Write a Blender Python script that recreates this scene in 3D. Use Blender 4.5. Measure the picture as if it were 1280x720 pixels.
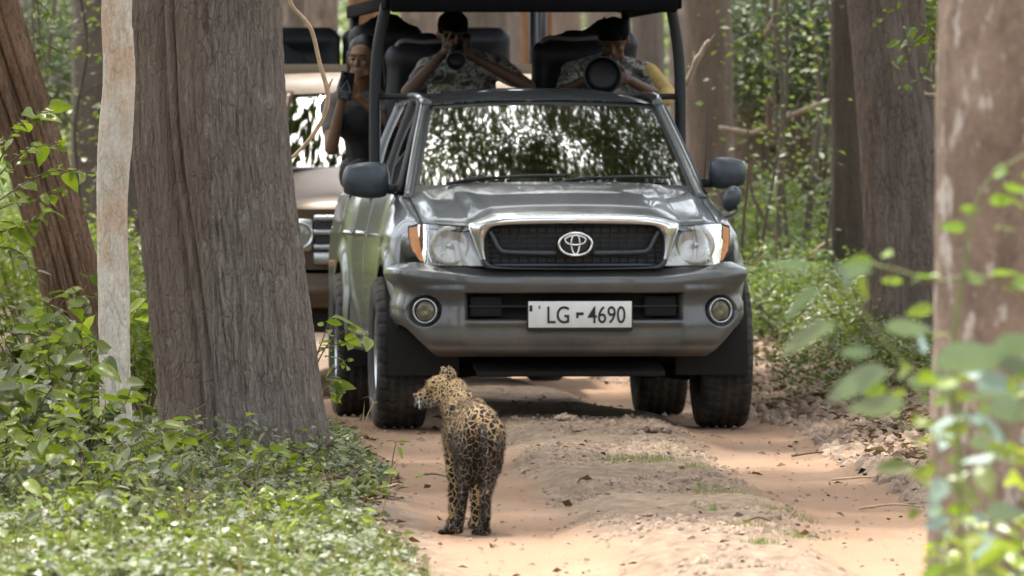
import bpy, bmesh, math, random
import numpy as np
from mathutils import Vector, Matrix, Euler
R = math.radians
rnd = random.Random(7)
rng = np.random.default_rng(11)
S = bpy.context.scene
COL = S.collection
for o in list(bpy.data.objects): bpy.data.objects.remove(o)

# ------------------------------------------------------------------ camera
FPX = 13300.0; CH = 1.8; HZ = 94.0
cam_d = bpy.data.cameras.new("camera"); cam = bpy.data.objects.new("camera", cam_d); COL.objects.link(cam)
cam_d.sensor_width = 36.0; cam_d.lens = FPX / 1280 * 36.0
cam.location = (0, 0, CH)
cam.rotation_euler = (R(90) - math.atan((360 - HZ) / FPX), 0, 0)
cam_d.clip_start = 1.0; cam_d.clip_end = 3000
cam_d.dof.use_dof = True; cam_d.dof.focus_distance = 47.0
cam_d.dof.aperture_fstop = (cam_d.lens / 1000) / 0.046
S.camera = cam
def W(px, py, Y):            # photo pixel at a distance -> world point
    return Vector(((px - 640) / FPX * Y, Y, CH - (py - HZ) / FPX * Y))

# ------------------------------------------------------------------ light
SUN_EL, SUN_AZ = 74, 335     # azimuth measured clockwise from +Y
world = bpy.data.worlds.new("World"); S.world = world; world.use_nodes = True
wn = world.node_tree; bg = wn.nodes["Background"]
sky = wn.nodes.new("ShaderNodeTexSky"); sky.sky_type = 'NISHITA'; sky.sun_disc = False
sky.sun_elevation = R(SUN_EL); sky.sun_rotation = R(SUN_AZ); sky.air_density = 1.0; sky.dust_density = 4.0; sky.ozone_density = 0.6
hs = wn.nodes.new("ShaderNodeHueSaturation"); hs.inputs["Saturation"].default_value = 0.35
wn.links.new(sky.outputs[0], hs.inputs["Color"]); wn.links.new(hs.outputs[0], bg.inputs[0])
bg.inputs[1].default_value = 0.15
sl = bpy.data.lights.new("sun", 'SUN'); so = bpy.data.objects.new("sun", sl); COL.objects.link(so)
sl.energy = 2.8; sl.angle = R(3); sl.color = (1.0, 0.95, 0.87)
d = Vector((math.sin(R(SUN_AZ)) * math.cos(R(SUN_EL)), math.cos(R(SUN_AZ)) * math.cos(R(SUN_EL)), math.sin(R(SUN_EL))))
so.rotation_euler = d.to_track_quat('Z', 'Y').to_euler(); so.location = (0, 40, 60)
S.view_settings.view_transform = 'Standard'; S.view_settings.look = 'None'
S.view_settings.exposure = 1.9; S.view_settings.gamma = 1.0; S.view_settings.use_curve_mapping = False
S.render.engine = 'CYCLES'
S.cycles.max_bounces = 8; S.cycles.transparent_max_bounces = 12

# ------------------------------------------------------------------ noise helpers (numpy)
def _h(ix, iy, iz, seed):
    n = (ix * 374761393 + iy * 668265263 + iz * 2147483647 + seed * 144665) & 0xffffffff
    n = ((n ^ (n >> 13)) * 1274126177) & 0xffffffff
    return ((n ^ (n >> 16)) & 0xffff) / 65535.0
def vnoise(x, y, z=0.0, seed=0):
    x = np.asarray(x, float); y = np.asarray(y, float); z = np.zeros_like(x) + z
    ix = np.floor(x).astype(np.int64); iy = np.floor(y).astype(np.int64); iz = np.floor(z).astype(np.int64)
    fx, fy, fz = x - ix, y - iy, z - iz
    fx = fx * fx * (3 - 2 * fx); fy = fy * fy * (3 - 2 * fy); fz = fz * fz * (3 - 2 * fz)
    r = 0
    for a in (0, 1):
        for b in (0, 1):
            for c in (0, 1):
                w = (fx if a else 1 - fx) * (fy if b else 1 - fy) * (fz if c else 1 - fz)
                r = r + w * _h(ix + a, iy + b, iz + c, seed)
    return r * 2 - 1
def fbm(x, y, z=0.0, oct=4, seed=0):
    t = 0; a = 1.0; s = 0
    for i in range(oct):
        t = t + a * vnoise(np.asarray(x) * 2 ** i, np.asarray(y) * 2 ** i, np.asarray(z) * 2.0 ** i, seed + i); s += a; a *= .5
    return t / s
def sst(a, b, x):
    t = np.clip((np.asarray(x, float) - a) / (b - a), 0, 1); return t * t * (3 - 2 * t)

# ------------------------------------------------------------------ materials
class NT:
    def __init__(s, name):
        s.m = bpy.data.materials.new(name); s.m.use_nodes = True; s.t = s.m.node_tree
        s.b = s.t.nodes["Principled BSDF"]; s.out = s.t.nodes["Material Output"]
        s.tc = s.t.nodes.new("ShaderNodeTexCoord").outputs["Object"]
    def n(s, t, **k):
        nd = s.t.nodes.new(t)
        for a, v in k.items(): setattr(nd, a, v)
        return nd
    def l(s, a, b): s.t.links.new(a, b)
    def mapping(s, scale=(1, 1, 1), src=None):
        m = s.n("ShaderNodeMapping"); m.inputs["Scale"].default_value = scale; s.l(src or s.tc, m.inputs[0]); return m.outputs[0]
    def noise(s, scale, detail=5, rough=.6, vec=None, dist=0):
        n = s.n("ShaderNodeTexNoise"); n.inputs["Scale"].default_value = scale; n.inputs["Detail"].default_value = detail
        n.inputs["Roughness"].default_value = rough; n.inputs["Distortion"].default_value = dist
        s.l(vec or s.tc, n.inputs["Vector"]); return n.outputs["Fac"]
    def voro(s, scale, feature='F1', vec=None, rand=1.0):
        n = s.n("ShaderNodeTexVoronoi", feature=feature); n.inputs["Scale"].default_value = scale
        n.inputs["Randomness"].default_value = rand; s.l(vec or s.tc, n.inputs["Vector"]); return n.outputs["Distance"]
    def ramp(s, fac, stops):
        r = s.n("ShaderNodeValToRGB"); e = r.color_ramp.elements
        while len(e) < len(stops): e.new(.5)
        for i, (p, c) in enumerate(stops):
            e[i].position = p; e[i].color = (*c, 1) if len(c) == 3 else c
        s.l(fac, r.inputs[0]); return r.outputs[0]
    def sramp(s, fac, a, b, va=0, vb=1):
        r = s.n("ShaderNodeMapRange"); r.inputs[1].default_value = a; r.inputs[2].default_value = b
        r.inputs[3].default_value = va; r.inputs[4].default_value = vb; s.l(fac, r.inputs[0]); return r.outputs[0]
    def mix(s, fac, a, b, mode='MIX'):
        m = s.n("ShaderNodeMix", data_type='RGBA', blend_type=mode)
        for i, v in ((0, fac), (6, a), (7, b)):
            if isinstance(v, (int, float)): m.inputs[i].default_value = v
            elif isinstance(v, tuple): m.inputs[i].default_value = (*v, 1)
            else: s.l(v, m.inputs[i])
        return m.outputs[2]
    def math(s, op, a, b=0.0):
        m = s.n("ShaderNodeMath", operation=op)
        for i, v in enumerate((a, b)):
            if isinstance(v, (int, float)): m.inputs[i].default_value = v
            else: s.l(v, m.inputs[i])
        return m.outputs[0]
    def bump(s, h, strength=.5, dist=.01):
        b = s.n("ShaderNodeBump"); b.inputs["Strength"].default_value = strength; b.inputs["Distance"].default_value = dist
        s.l(h, b.inputs["Height"]); s.l(b.outputs[0], s.b.inputs["Normal"])
    def set(s, **k):
        for a, v in k.items():
            i = s.b.inputs[a.replace("_", " ")]
            if isinstance(v, (int, float)): i.default_value = v
            elif isinstance(v, tuple): i.default_value = (*v, 1) if len(v) == 3 else v
            else: s.l(v, i)
        return s

def mat(name, col, rough=.6, metal=0, var=.2, scale=12, bump=.15, bscale=60, **kw):
    t = NT(name); n = t.noise(scale)
    a = tuple(c * (1 - var) for c in col); b = tuple(min(1, c * (1 + var)) for c in col)
    t.set(Base_Color=t.ramp(n, [(.3, a), (.7, b)]), Metallic=metal, Roughness=t.sramp(n, .3, .7, max(0, rough - .06), min(1, rough + .06)))
    if bump: t.bump(t.noise(bscale), bump, .004)
    if kw: t.set(**kw)
    return t.m

def paint(name, col, dust=.35, coat=.7):
    t = NT(name); t.bump(t.noise(2.2, 2, .4), .10, .02); n = t.noise(3.0, 6); n2 = t.noise(90, 3)
    sep = t.n("ShaderNodeSeparateXYZ"); t.l(t.tc, sep.inputs[0])
    low = t.sramp(sep.outputs[2], .95, .35, 0, 1)           # road dust collects low on the body
    f = t.math('MULTIPLY', t.math('ADD', t.math('MULTIPLY', low, .8), .12), t.sramp(n, .35, .75, .2, 1))
    f = t.math('MULTIPLY', f, dust)
    sp_ = t.math('MULTIPLY', t.sramp(t.noise(55, 3, .7), .60, .70, 0, .55), t.math('MULTIPLY', low, t.sramp(n, .35, .6, 0, 1)))   # dried mud splashes
    f = t.math('MINIMUM', t.math('ADD', f, sp_), .9)
    t.set(Base_Color=t.mix(f, col, (.27, .2, .14)), Metallic=t.math('MAXIMUM', t.math('SUBTRACT', .5, f), 0.0), Roughness=t.math('ADD', t.math('MULTIPLY', f, .9), t.sramp(n2, .2, .8, .28, .36)),
          Coat_Weight=coat, Coat_Roughness=.05)
    return t.m

def bark(name, c1, c2, cd, vs=9, hs_=1.3, patch=None, bs=.8, crack=.5, dist=.02, side=None):
    t = NT(name)
    v = t.mapping((vs, vs, hs_)); n = t.noise(2.2, 8, .68, v, .5); n2 = t.noise(1.3, 4, .6); n3 = t.noise(60, 4, .7)
    nd = t.n("ShaderNodeTexNoise"); nd.inputs["Scale"].default_value = 5; nd.inputs["Detail"].default_value = 4; t.l(t.tc, nd.inputs["Vector"])
    wv = t.n("ShaderNodeVectorMath", operation='MULTIPLY_ADD'); t.l(nd.outputs["Color"], wv.inputs[0]); wv.inputs[1].default_value = (.12, .12, .3); t.l(t.tc, wv.inputs[2])
    cr = t.voro(1.0, 'DISTANCE_TO_EDGE', t.mapping((38, 38, 6), wv.outputs[0]))
    col = t.ramp(n, [(.3, c2), (.52, c1), (.75, tuple(min(1, x * 1.35) for x in c1))])
    col = t.mix(t.sramp(n2, .4, .65, 0, .6), col, c2)
    if patch: 
        n4 = t.noise(patch[1], 5, .6, t.mapping((1.6, 1.6, .8))); col = t.mix(t.sramp(n4, patch[2], patch[2] + .08, 0, .85), col, patch[0])
    col = t.mix(t.math('MULTIPLY', t.sramp(cr, .0, .10, crack, 0), t.sramp(t.noise(4, 3), .35, .6, 0, 1)), col, cd)
    col = t.mix(t.sramp(n3, .3, .7, .0, .35), col, cd)
    if side:                                  # the narrower fused stem on the left is browner
        sx_ = t.n("ShaderNodeSeparateXYZ"); t.l(t.tc, sx_.inputs[0])
        col = t.mix(t.math('MULTIPLY', t.sramp(sx_.outputs[0], -.14, -.20, 0, .65), t.sramp(t.noise(5, 4), .3, .6, .5, 1)), col, side)
    t.set(Base_Color=col, Roughness=.9, Specular_IOR_Level=.2)
    h = t.math('ADD', t.math('MULTIPLY', n, 1.0), t.math('ADD', t.math('MULTIPLY', t.sramp(cr, 0, .16, 0, 1), crack * .6), t.math('MULTIPLY', n3, .25)))
    t.bump(h, bs, dist); return t.m

def leafmat(name, cols, trans=.35, rough=.42, spec=.5):
    t = NT(name)
    oi = t.n("ShaderNodeObjectInfo").outputs["Random"]; ge = t.n("ShaderNodeNewGeometry").outputs["Random Per Island"]
    f = t.math('FRACT', t.math('ADD', oi, ge))
    st = [(i / max(1, len(cols) - 1), c) for i, c in enumerate(cols)]
    col = t.ramp(f, st); n = t.noise(25, 4); col = t.mix(t.sramp(n, .35, .75, 0, .35), col, tuple(x * .6 for x in cols[0]))
    t.set(Base_Color=col, Roughness=rough, Specular_IOR_Level=spec)
    tr = t.n("ShaderNodeBsdfTranslucent"); cm = t.mix(1.0, col, (1.25, 1.45, .55), 'MULTIPLY'); t.l(cm, tr.inputs[0])
    ms = t.n("ShaderNodeMixShader"); ms.inputs[0].default_value = trans
    t.l(t.b.outputs[0], ms.inputs[1]); t.l(tr.outputs[0], ms.inputs[2]); t.l(ms.outputs[0], t.out.inputs[0]); return t.m

def glass(name, tint=(.55, .6, .6), ior=1.6, rough=0.0, k=1.6):
    t = NT(name); tr = t.n("ShaderNodeBsdfTransparent"); tr.inputs[0].default_value = (*tint, 1)
    gl = t.n("ShaderNodeBsdfGlossy"); gl.inputs["Roughness"].default_value = rough; gl.inputs[0].default_value = (1, 1, 1, 1)
    fr = t.n("ShaderNodeFresnel"); fr.inputs[0].default_value = ior
    ms = t.n("ShaderNodeMixShader"); t.l(t.math('ADD', t.math('MINIMUM', t.math('MULTIPLY', fr.outputs[0], k), .9), .03), ms.inputs[0]); t.l(tr.outputs[0], ms.inputs[1]); t.l(gl.outputs[0], ms.inputs[2])
    t.l(ms.outputs[0], t.out.inputs[0]); return t.m

P = {}
P['grey'] = paint("grey_metallic_paint", (.072, .083, .090), .55)
P['bronze'] = paint("bronze_paint", (.075, .050, .032), .3, .1)
P['chrome'] = mat("chrome", (.75, .76, .78), .12, 1.0, .06, 8, 0)
P['chromedull'] = mat("dull_chrome", (.5, .52, .55), .28, .9, .15, 8, 0)
P['blackplastic'] = mat("black_plastic", (.018, .019, .021), .55, 0, .2, 30, .2, 300)
P['darkplastic'] = mat("satin_dark_plastic", (.05, .062, .075), .38, .2, .2, 20, 0)
P['under'] = mat("underbody_black", (.012, .011, .010), .85, 0, .4, 9, .3, 50)
P['rubber'] = None
P['white'] = mat("plate_white", (.72, .72, .70), .4, 0, .05, 20, .05)
P['ink'] = mat("plate_ink", (.01, .01, .012), .5, 0, .1, 20, 0)
P['lamp'] = mat("lamp_reflector", (.52, .51, .48), .32, .6, .2, 14, .3, 25)
P['lampglass'] = glass("lamp_cover", (.92, .93, .93), 1.45)
P['amber'] = mat("amber_lens", (.62, .22, .05), .3, 0, .15, 12, .1, 60)
P['foglens'] = mat("fog_lens", (.16, .145, .10), .15, .3, .5, 18, .3, 60)
P['screen'] = glass("windscreen_glass", (.34, .38, .37), 1.75, .035, 3.2)
P['jeepglass'] = glass("dusty_jeep_glass", (.4, .42, .40), 1.6, .004, 1.1)
P['sideglass'] = glass("side_glass", (.3, .34, .33), 1.55)
P['steel'] = mat("black_painted_steel", (.010, .013, .018), .5, 0, .25, 14, .1, 60)
P['canvas'] = mat("black_canvas", (.004, .004, .005), .95, 0, .3, 10, .3, 30, Specular_IOR_Level=.1)
P['seat'] = mat("dark_seat_vinyl", (.012, .013, .018), .55, 0, .3, 12, .2, 50)
P['seatedge'] = mat("grey_seat_piping", (.16, .16, .17), .5, 0, .2, 12, .2, 50)
P['skin'] = mat("skin_tan", (.17, .092, .052), .55, 0, .12, 20, .08, 200)  # tan skin, made darker to stand for the shade in the open back
P['skindark'] = mat("skin_brown", (.10, .052, .030), .55, 0, .12, 20, .08, 200)  # brown skin, with the shade under the canopies put into the colour
P['hair'] = mat("black_hair", (.010, .008, .008), .5, 0, .3, 60, .6, 200)
P['vest'] = mat("black_vest", (.014, .015, .018), .8, 0, .3, 20, .3, 60)
P['greycloth'] = mat("grey_cloth", (.10, .095, .09), .85, 0, .25, 20, .3, 60)
P['tan'] = mat("lit_arm_tan", (.50, .34, .12), .85, 0, .2, 14, .3, 50)  # light falling on a bare arm, put into the colour
P['tanbeam'] = mat("tan_painted_beam", (.25, .185, .13), .5, 0, .2, 8, .1)
P['phone'] = mat("phone_black", (.015, .015, .02), .25, 0, .1, 8, 0)
P['camera'] = mat("camera_black", (.006, .006, .007), .5, 0, .2, 20, .1, 90)
P['eye'] = mat("eye_dark", (.01, .008, .006), .1, 0, .1, 8, 0)
P['amber_eye'] = mat("amber_eye", (.35, .2, .04), .1, 0, .1, 8, 0)
def camo():
    t = NT("camouflage_cloth"); a = t.noise(16, 3, .5, None, .6); b = t.noise(31, 3)
    c = t.ramp(a, [(.40, (.05, .05, .045)), (.44, (.30, .29, .26)), (.52, (.42, .41, .38)), (.60, (.12, .12, .10))])
    c = t.mix(t.sramp(b, .52, .56, 0, .8), c, (.08, .085, .075)); t.set(Base_Color=c, Roughness=.9); t.bump(t.noise(40), .5, .01); return t.m
P['camo'] = camo()
def rubber():
    t = NT("tyre_rubber"); n = t.noise(6, 6); 
    t.set(Base_Color=t.mix(t.sramp(n, .42, .75, 0, .7), (.017, .017, .017), (.13, .10, .075)), Roughness=.82); t.bump(t.noise(80), .4, .004); return t.m
P['rubber'] = rubber()

P['bark_big'] = bark("grey_brown_bark", (.285, .245, .212), (.165, .138, .117), (.05, .04, .034), 24, .9, ((.36, .33, .30), 7, .60), 1.0, .5, .02, side=(.20, .145, .11))
P['bark_warm'] = bark("warm_brown_bark", (.26, .21, .178), (.155, .12, .098), (.04, .025, .018), 11, 1.2, ((.33, .22, .15), 3, .60))
P['bark_fibre'] = bark("fibrous_red_bark", (.32, .20, .13), (.17, .10, .065), (.03, .018, .014), 16, .7, ((.42, .28, .19), 3.5, .58), 1.0, .3, .03)
P['bark_pale'] = bark("smooth_pale_bark", (.72, .67, .58), (.55, .48, .39), (.12, .09, .07), 5, 3.0, ((.60, .43, .30), 2.2, .50), .6, .4, .006)
P['bark_bg'] = bark("background_grey_bark", (.20, .17, .145), (.13, .108, .09), (.05, .04, .033), 6, 1.0, ((.33, .28, .23), 2.5, .58), .8, .12, .03)
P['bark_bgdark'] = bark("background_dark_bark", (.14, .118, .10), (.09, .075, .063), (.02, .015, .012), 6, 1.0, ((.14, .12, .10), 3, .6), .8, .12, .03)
P['bark_bgred'] = bark("background_red_bark", (.27, .21, .17), (.165, .125, .10), (.05, .033, .025), 5, .9, ((.36, .3, .25), 2.5, .58), .8, .12, .03)
P['bark_orange'] = bark("background_orange_bark", (.36, .21, .12), (.26, .14, .08), (.10, .05, .03), 5, .9, None, .8, .3, .03)
P['bark_fg'] = bark("mottled_foreground_bark", (.30, .225, .175), (.12, .086, .066), (.05, .038, .03), 3.4, 2.0, ((.55, .51, .46), 9, .56), .7, .0, .02)
P['twig'] = mat("dry_twig", (.42, .30, .19), .8, 0, .25, 20, .2, 90)
P['deadwood'] = mat("weathered_dead_wood", (.30, .235, .175), .9, 0, .4, 14, .5, 60)
P['stemgreen'] = mat("green_stem", (.14, .17, .05), .6, 0, .25, 20, .2, 90)
P['stembrown'] = mat("brown_stem", (.13, .09, .055), .8, 0, .25, 20, .2, 90)
P['leaf_bright'] = leafmat("bright_leaf", [(.12, .165, .02), (.23, .27, .04), (.16, .205, .03), (.31, .34, .08), (.13, .18, .03)], .45, .33)
P['leaf_mid'] = leafmat("mid_green_leaf", [(.085, .12, .03), (.15, .175, .045), (.115, .14, .04), (.21, .225, .085)], .35, .38)
P['leaf_silver'] = leafmat("silvery_leaf", [(.09, .11, .05), (.145, .165, .09), (.20, .21, .145), (.085, .105, .04), (.26, .265, .21)], .2, .55, .35)
P['leaf_dark'] = leafmat("dark_leaf", [(.07, .10, .045), (.10, .13, .06), (.08, .11, .055), (.16, .19, .10)], .22, .4, .5)
P['leaf_pale'] = leafmat("pale_bluegreen_leaf", [(.15, .225, .18), (.21, .29, .24), (.165, .23, .18)], .12, .6)
P['leaf_lime'] = leafmat("lime_leaf", [(.17, .25, .05), (.22, .30, .07), (.15, .23, .06)], .3, .45)
P['leaf_bg'] = leafmat("hazy_background_leaf", [(.10, .14, .05), (.17, .22, .08), (.22, .28, .10), (.13, .17, .07), (.29, .34, .16)], .35, .5)
P['litter'] = leafmat("dead_leaf", [(.12, .07, .042), (.19, .125, .08), (.07, .045, .03), (.27, .20, .14), (.15, .085, .055)], .1, .7, .2)
P['straw'] = leafmat("dry_grass", [(.30, .24, .13), (.22, .2, .08), (.16, .2, .06)], .3, .6, .2)
P['grass'] = leafmat("grass_blade", [(.11, .15, .035), (.17, .20, .06), (.25, .24, .10), (.14, .17, .05)], .35, .5)

def groundmat():
    t = NT("red_sand_and_litter")
    at = t.n("ShaderNodeAttribute", attribute_name="mask"); sp = t.n("ShaderNodeSeparateColor"); t.l(at.outputs["Color"], sp.inputs[0])
    veg, ridge, litter = sp.outputs
    v = t.mapping((1, .35, 1))
    n1 = t.noise(1.6, 6, .6, v); n2 = t.noise(14, 6, .65, v); n3 = t.noise(110, 4, .7, v); n4 = t.noise(420, 2, .6)
    sand = t.ramp(n1, [(.3, (.235, .148, .090)), (.55, (.275, .180, .115)), (.75, (.30, .212, .145))])
    sand = t.mix(t.sramp(n2, .35, .7, .35, 0), sand, (.25, .15, .105))
    dry = t.ramp(n2, [(.3, (.13, .092, .065)), (.5, (.20, .147, .103)), (.72, (.28, .215, .158))])
    dry = t.mix(t.sramp(n3, .56, .68, 0, .55), dry, (.17, .12, .08))
    col = t.mix(ridge, sand, dry)
    lit = t.ramp(n3, [(.3, (.085, .052, .033)), (.5, (.24, .155, .10)), (.7, (.40, .30, .22))])
    col = t.mix(litter, col, lit)
    soil = t.ramp(n2, [(.3, (.07, .05, .032)), (.6, (.17, .125, .075)), (.8, (.13, .14, .05))])
    col = t.mix(veg, col, soil)
    col = t.mix(t.sramp(n4, .62, .72, 0, .5), col, (.14, .095, .065))
    t.set(Base_Color=col, Roughness=.95, Specular_IOR_Level=.15)
    t.bump(t.math('ADD', t.math('MULTIPLY', n2, .5), t.math('ADD', t.math('MULTIPLY', n3, .35), t.math('MULTIPLY', n4, .1))), .7, .03)
    return t.m
P['ground'] = groundmat()
P['clod'] = mat("dry_clod", (.215, .155, .112), .95, 0, .5, 8, .5, 60)

def leopardmat():
    t = NT("leopard_fur")
    at = t.n("ShaderNodeAttribute", attribute_name="zone"); sp = t.n("ShaderNodeSeparateColor"); t.l(at.outputs["Color"], sp.inputs[0])
    leg, head, belly = sp.outputs            # r: rump and legs, g: head and neck, b: pale underparts
    nw = t.n("ShaderNodeTexNoise"); nw.inputs["Scale"].default_value = 16; nw.inputs["Detail"].default_value = 3; t.l(t.tc, nw.inputs["Vector"])
    wv = t.n("ShaderNodeVectorMath", operation='MULTIPLY_ADD'); t.l(nw.outputs["Color"], wv.inputs[0]); wv.inputs[1].default_value = (.05, .05, .05); t.l(t.tc, wv.inputs[2])
    w = wv.outputs[0]
    big = t.voro(33, 'DISTANCE_TO_EDGE', w); small = t.voro(60, 'DISTANCE_TO_EDGE', w)
    f1 = t.voro(33, 'F1', w)
    n = t.noise(70, 4, .7); n2 = t.noise(300, 2)
    thr = t.math('ADD', t.math('MULTIPLY', n, .085), t.math('SUBTRACT', .03, t.math('MULTIPLY', leg, .06)))
    sb = t.sramp(t.math('SUBTRACT', big, thr), 0.0, .02, 0, 1)
    ss = t.sramp(t.math('SUBTRACT', small, t.math('ADD', t.math('MULTIPLY', n, .16), .045)), 0, .03, 0, 1)
    cen = t.math('MULTIPLY', t.sramp(f1, .17, .11, 0, .75), t.math('SUBTRACT', 1.0, leg))   # tawny rosette centres
    sb = t.math('SUBTRACT', sb, cen)
    spot = t.mix(head, t.mix(0.0, sb, sb), ss)
    gold = t.ramp(t.noise(7, 4), [(.35, (.37, .23, .10)), (.65, (.56, .39, .20))])
    gold = t.mix(t.math('MULTIPLY', leg, .55), gold, (.30, .26, .20))
    gold = t.mix(belly, gold, (.45, .42, .36))
    gold = t.mix(t.sramp(n2, .35, .65, .3, 0), gold, (.18, .10, .045))
    col = t.mix(spot, gold, (.010, .008, .007))
    t.set(Base_Color=col, Roughness=.75, Specular_IOR_Level=.3)
    t.bump(t.noise(260, 3, .7, t.mapping((1, 1, .35))), .6, .006); return t.m
P['leopard'] = leopardmat()

# ------------------------------------------------------------------ object helpers
def tag(o, label=None, cat=None, group=None, kind=None):
    if label: o['label'] = label
    if cat: o['category'] = cat
    if group: o['group'] = group
    if kind: o['kind'] = kind
    return o
def thing(name, label, cat, loc=(0, 0, 0), rot=(0, 0, 0), group=None):
    o = bpy.data.objects.new(name, None); COL.objects.link(o); o.location = loc; o.rotation_euler = rot; o.empty_display_size = .2
    return tag(o, label, cat, group)
def link(name, me, parent=None, m=None):
    o = bpy.data.objects.new(name, me); COL.objects.link(o)
    if parent is not None: o.parent = parent
    if m is not None:
        me.materials.clear(); me.materials.append(m)
    return o
def fast(name, V, F, m=None, parent=None, smooth=True, mi=None, mats=None):
    V = np.asarray(V, np.float32).reshape(-1, 3); F = np.asarray(F, np.int32); k = F.shape[1]
    me = bpy.data.meshes.new(name); me.vertices.add(len(V)); me.vertices.foreach_set("co", V.ravel())
    me.loops.add(F.size); me.loops.foreach_set("vertex_index", F.ravel())
    me.polygons.add(len(F)); me.polygons.foreach_set("loop_start", np.arange(0, F.size, k, dtype=np.int32))
    me.polygons.foreach_set("loop_total", np.full(len(F), k, np.int32))
    if smooth: me.polygons.foreach_set("use_smooth", np.ones(len(F), bool))
    for x in (mats or ([m] if m else [])): me.materials.append(x)
    if mi is not None: me.polygons.foreach_set("material_index", np.asarray(mi, np.int32))
    me.update(calc_edges=True); me.validate()
    o = bpy.data.objects.new(name, me); COL.objects.link(o)
    if parent is not None: o.parent = parent
    return o
def gridfaces(nu, nv, closed_u=False):
    i, j = np.meshgrid(np.arange(nu if closed_u else nu - 1), np.arange(nv - 1), indexing='ij')
    a = i * nv + j; b = ((i + 1) % nu) * nv + j
    return np.stack([a, b, b + 1, a + 1], -1).reshape(-1, 4)
def grid(name, fn, us, vs, m, parent=None, flip=False, closed_u=False, mi=None, mats=None, thick=0):
    U, Vv = np.meshgrid(us, vs, indexing='ij'); X, Y, Z = fn(U, Vv)
    V = np.stack([X + 0 * U, Y + 0 * U, Z + 0 * U], -1); F = gridfaces(len(us), len(vs), closed_u)
    if flip: F = F[:, ::-1]
    idx = None
    if mi is not None:
        fu = U[:-1, :-1] * .5 + U[1:, 1:] * .5; fv = Vv[:-1, :-1] * .5 + Vv[1:, 1:] * .5; idx = mi(fu, fv).reshape(-1)
    o = fast(name, V, F, m, parent, True, idx, mats)
    if thick:
        md = o.modifiers.new("thickness", 'SOLIDIFY'); md.thickness = thick; md.offset = -1
    return o
def bm_obj(name, bm, m, parent=None, smooth=False, bevel=0, seg=2):
    if bevel: bmesh.ops.bevel(bm, geom=bm.edges[:], offset=bevel, segments=seg, profile=.5, affect='EDGES')
    me = bpy.data.meshes.new(name); bm.to_mesh(me); bm.free()
    if smooth: me.polygons.foreach_set("use_smooth", np.ones(len(me.polygons), bool))
    me.materials.append(m); o = bpy.data.objects.new(name, me); COL.objects.link(o)
    if parent is not None: o.parent = parent
    if smooth and bevel:
        md = o.modifiers.new("wn", 'WEIGHTED_NORMAL'); md.keep_sharp = True
    return o
def box(name, c, s, m, parent=None, bevel=.006, rot=(0, 0, 0), seg=2, taper=None):
    bm = bmesh.new(); bmesh.ops.create_cube(bm, size=1)
    for v in bm.verts:
        x, y, z = v.co
        if taper and z > 0: x *= taper[0]; y *= taper[1]
        v.co = (x * s[0], y * s[1], z * s[2])
    if bevel: bmesh.ops.bevel(bm, geom=bm.edges[:], offset=min(bevel, min(s) * .45), segments=seg, profile=.5, affect='EDGES')
    bmesh.ops.transform(bm, matrix=Matrix.Translation(c) @ Euler(rot).to_matrix().to_4x4(), verts=bm.verts[:])
    return bm_obj(name, bm, m, parent, True)
def tubedata(pts, rad, n=10, caps=True, sq=None):
    pts = [Vector(p) for p in pts]; k = len(pts)
    if not hasattr(rad, '__len__'): rad = [rad] * k
    V = []; t0 = (pts[1] - pts[0]).normalized(); up = Vector((0, 0, 1)) if abs(t0.z) < .9 else Vector((1, 0, 0))
    a = t0.cross(up).normalized()
    for i, p in enumerate(pts):
        t = ((pts[min(i + 1, k - 1)] - pts[max(i - 1, 0)])).normalized()
        a = (a - t * a.dot(t)).normalized(); b = t.cross(a)
        for j in range(n):
            th = 2 * math.pi * j / n; V.append(p + (a * math.cos(th) + b * math.sin(th)) * rad[i])
    F = []
    for i in range(k - 1):
        for j in range(n):
            F.append((i * n + j, i * n + (j + 1) % n, (i + 1) * n + (j + 1) % n, (i + 1) * n + j))
    if caps:
        V.append(pts[0]); V.append(pts[-1]); c0, c1 = len(V) - 2, len(V) - 1
        for j in range(n):
            F.append((c0, (j + 1) % n, j, c0)); F.append((c1, (k - 1) * n + j, (k - 1) * n + (j + 1) % n, c1))
    return V, F
def mesh_py(name, V, F, m, parent=None, smooth=True):
    me = bpy.data.meshes.new(name); me.from_pydata([tuple(v) for v in V], [], [tuple(dict.fromkeys(f)) for f in F])
    if smooth: me.polygons.foreach_set("use_smooth", np.ones(len(me.polygons), bool))
    if m: me.materials.append(m)
    o = bpy.data.objects.new(name, me); COL.objects.link(o)
    if parent is not None: o.parent = parent
    return o
def smoothpts(pts, n=6):
    pts = [Vector(p) for p in pts]
    if len(pts) < 3: return pts
    out = []
    for i in range(len(pts) - 1):
        p0 = pts[max(i - 1, 0)]; p1 = pts[i]; p2 = pts[i + 1]; p3 = pts[min(i + 2, len(pts) - 1)]
        for j in range(n):
            t = j / n; out.append(.5 * ((2 * p1) + (p2 - p0) * t + (2 * p0 - 5 * p1 + 4 * p2 - p3) * t * t + (3 * p1 - p0 - 3 * p2 + p3) * t ** 3))
    out.append(pts[-1]); return out
def tube(name, pts, rad, m, parent=None, n=10, sm=0):
    if sm:
        k = len(pts); r = rad if hasattr(rad, '__len__') else [rad] * k
        pts = smoothpts(pts, sm); rad = list(np.interp(np.linspace(0, k - 1, len(pts)), range(k), r))
    V, F = tubedata(pts, rad, n); return mesh_py(name, V, F, m, parent)
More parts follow.
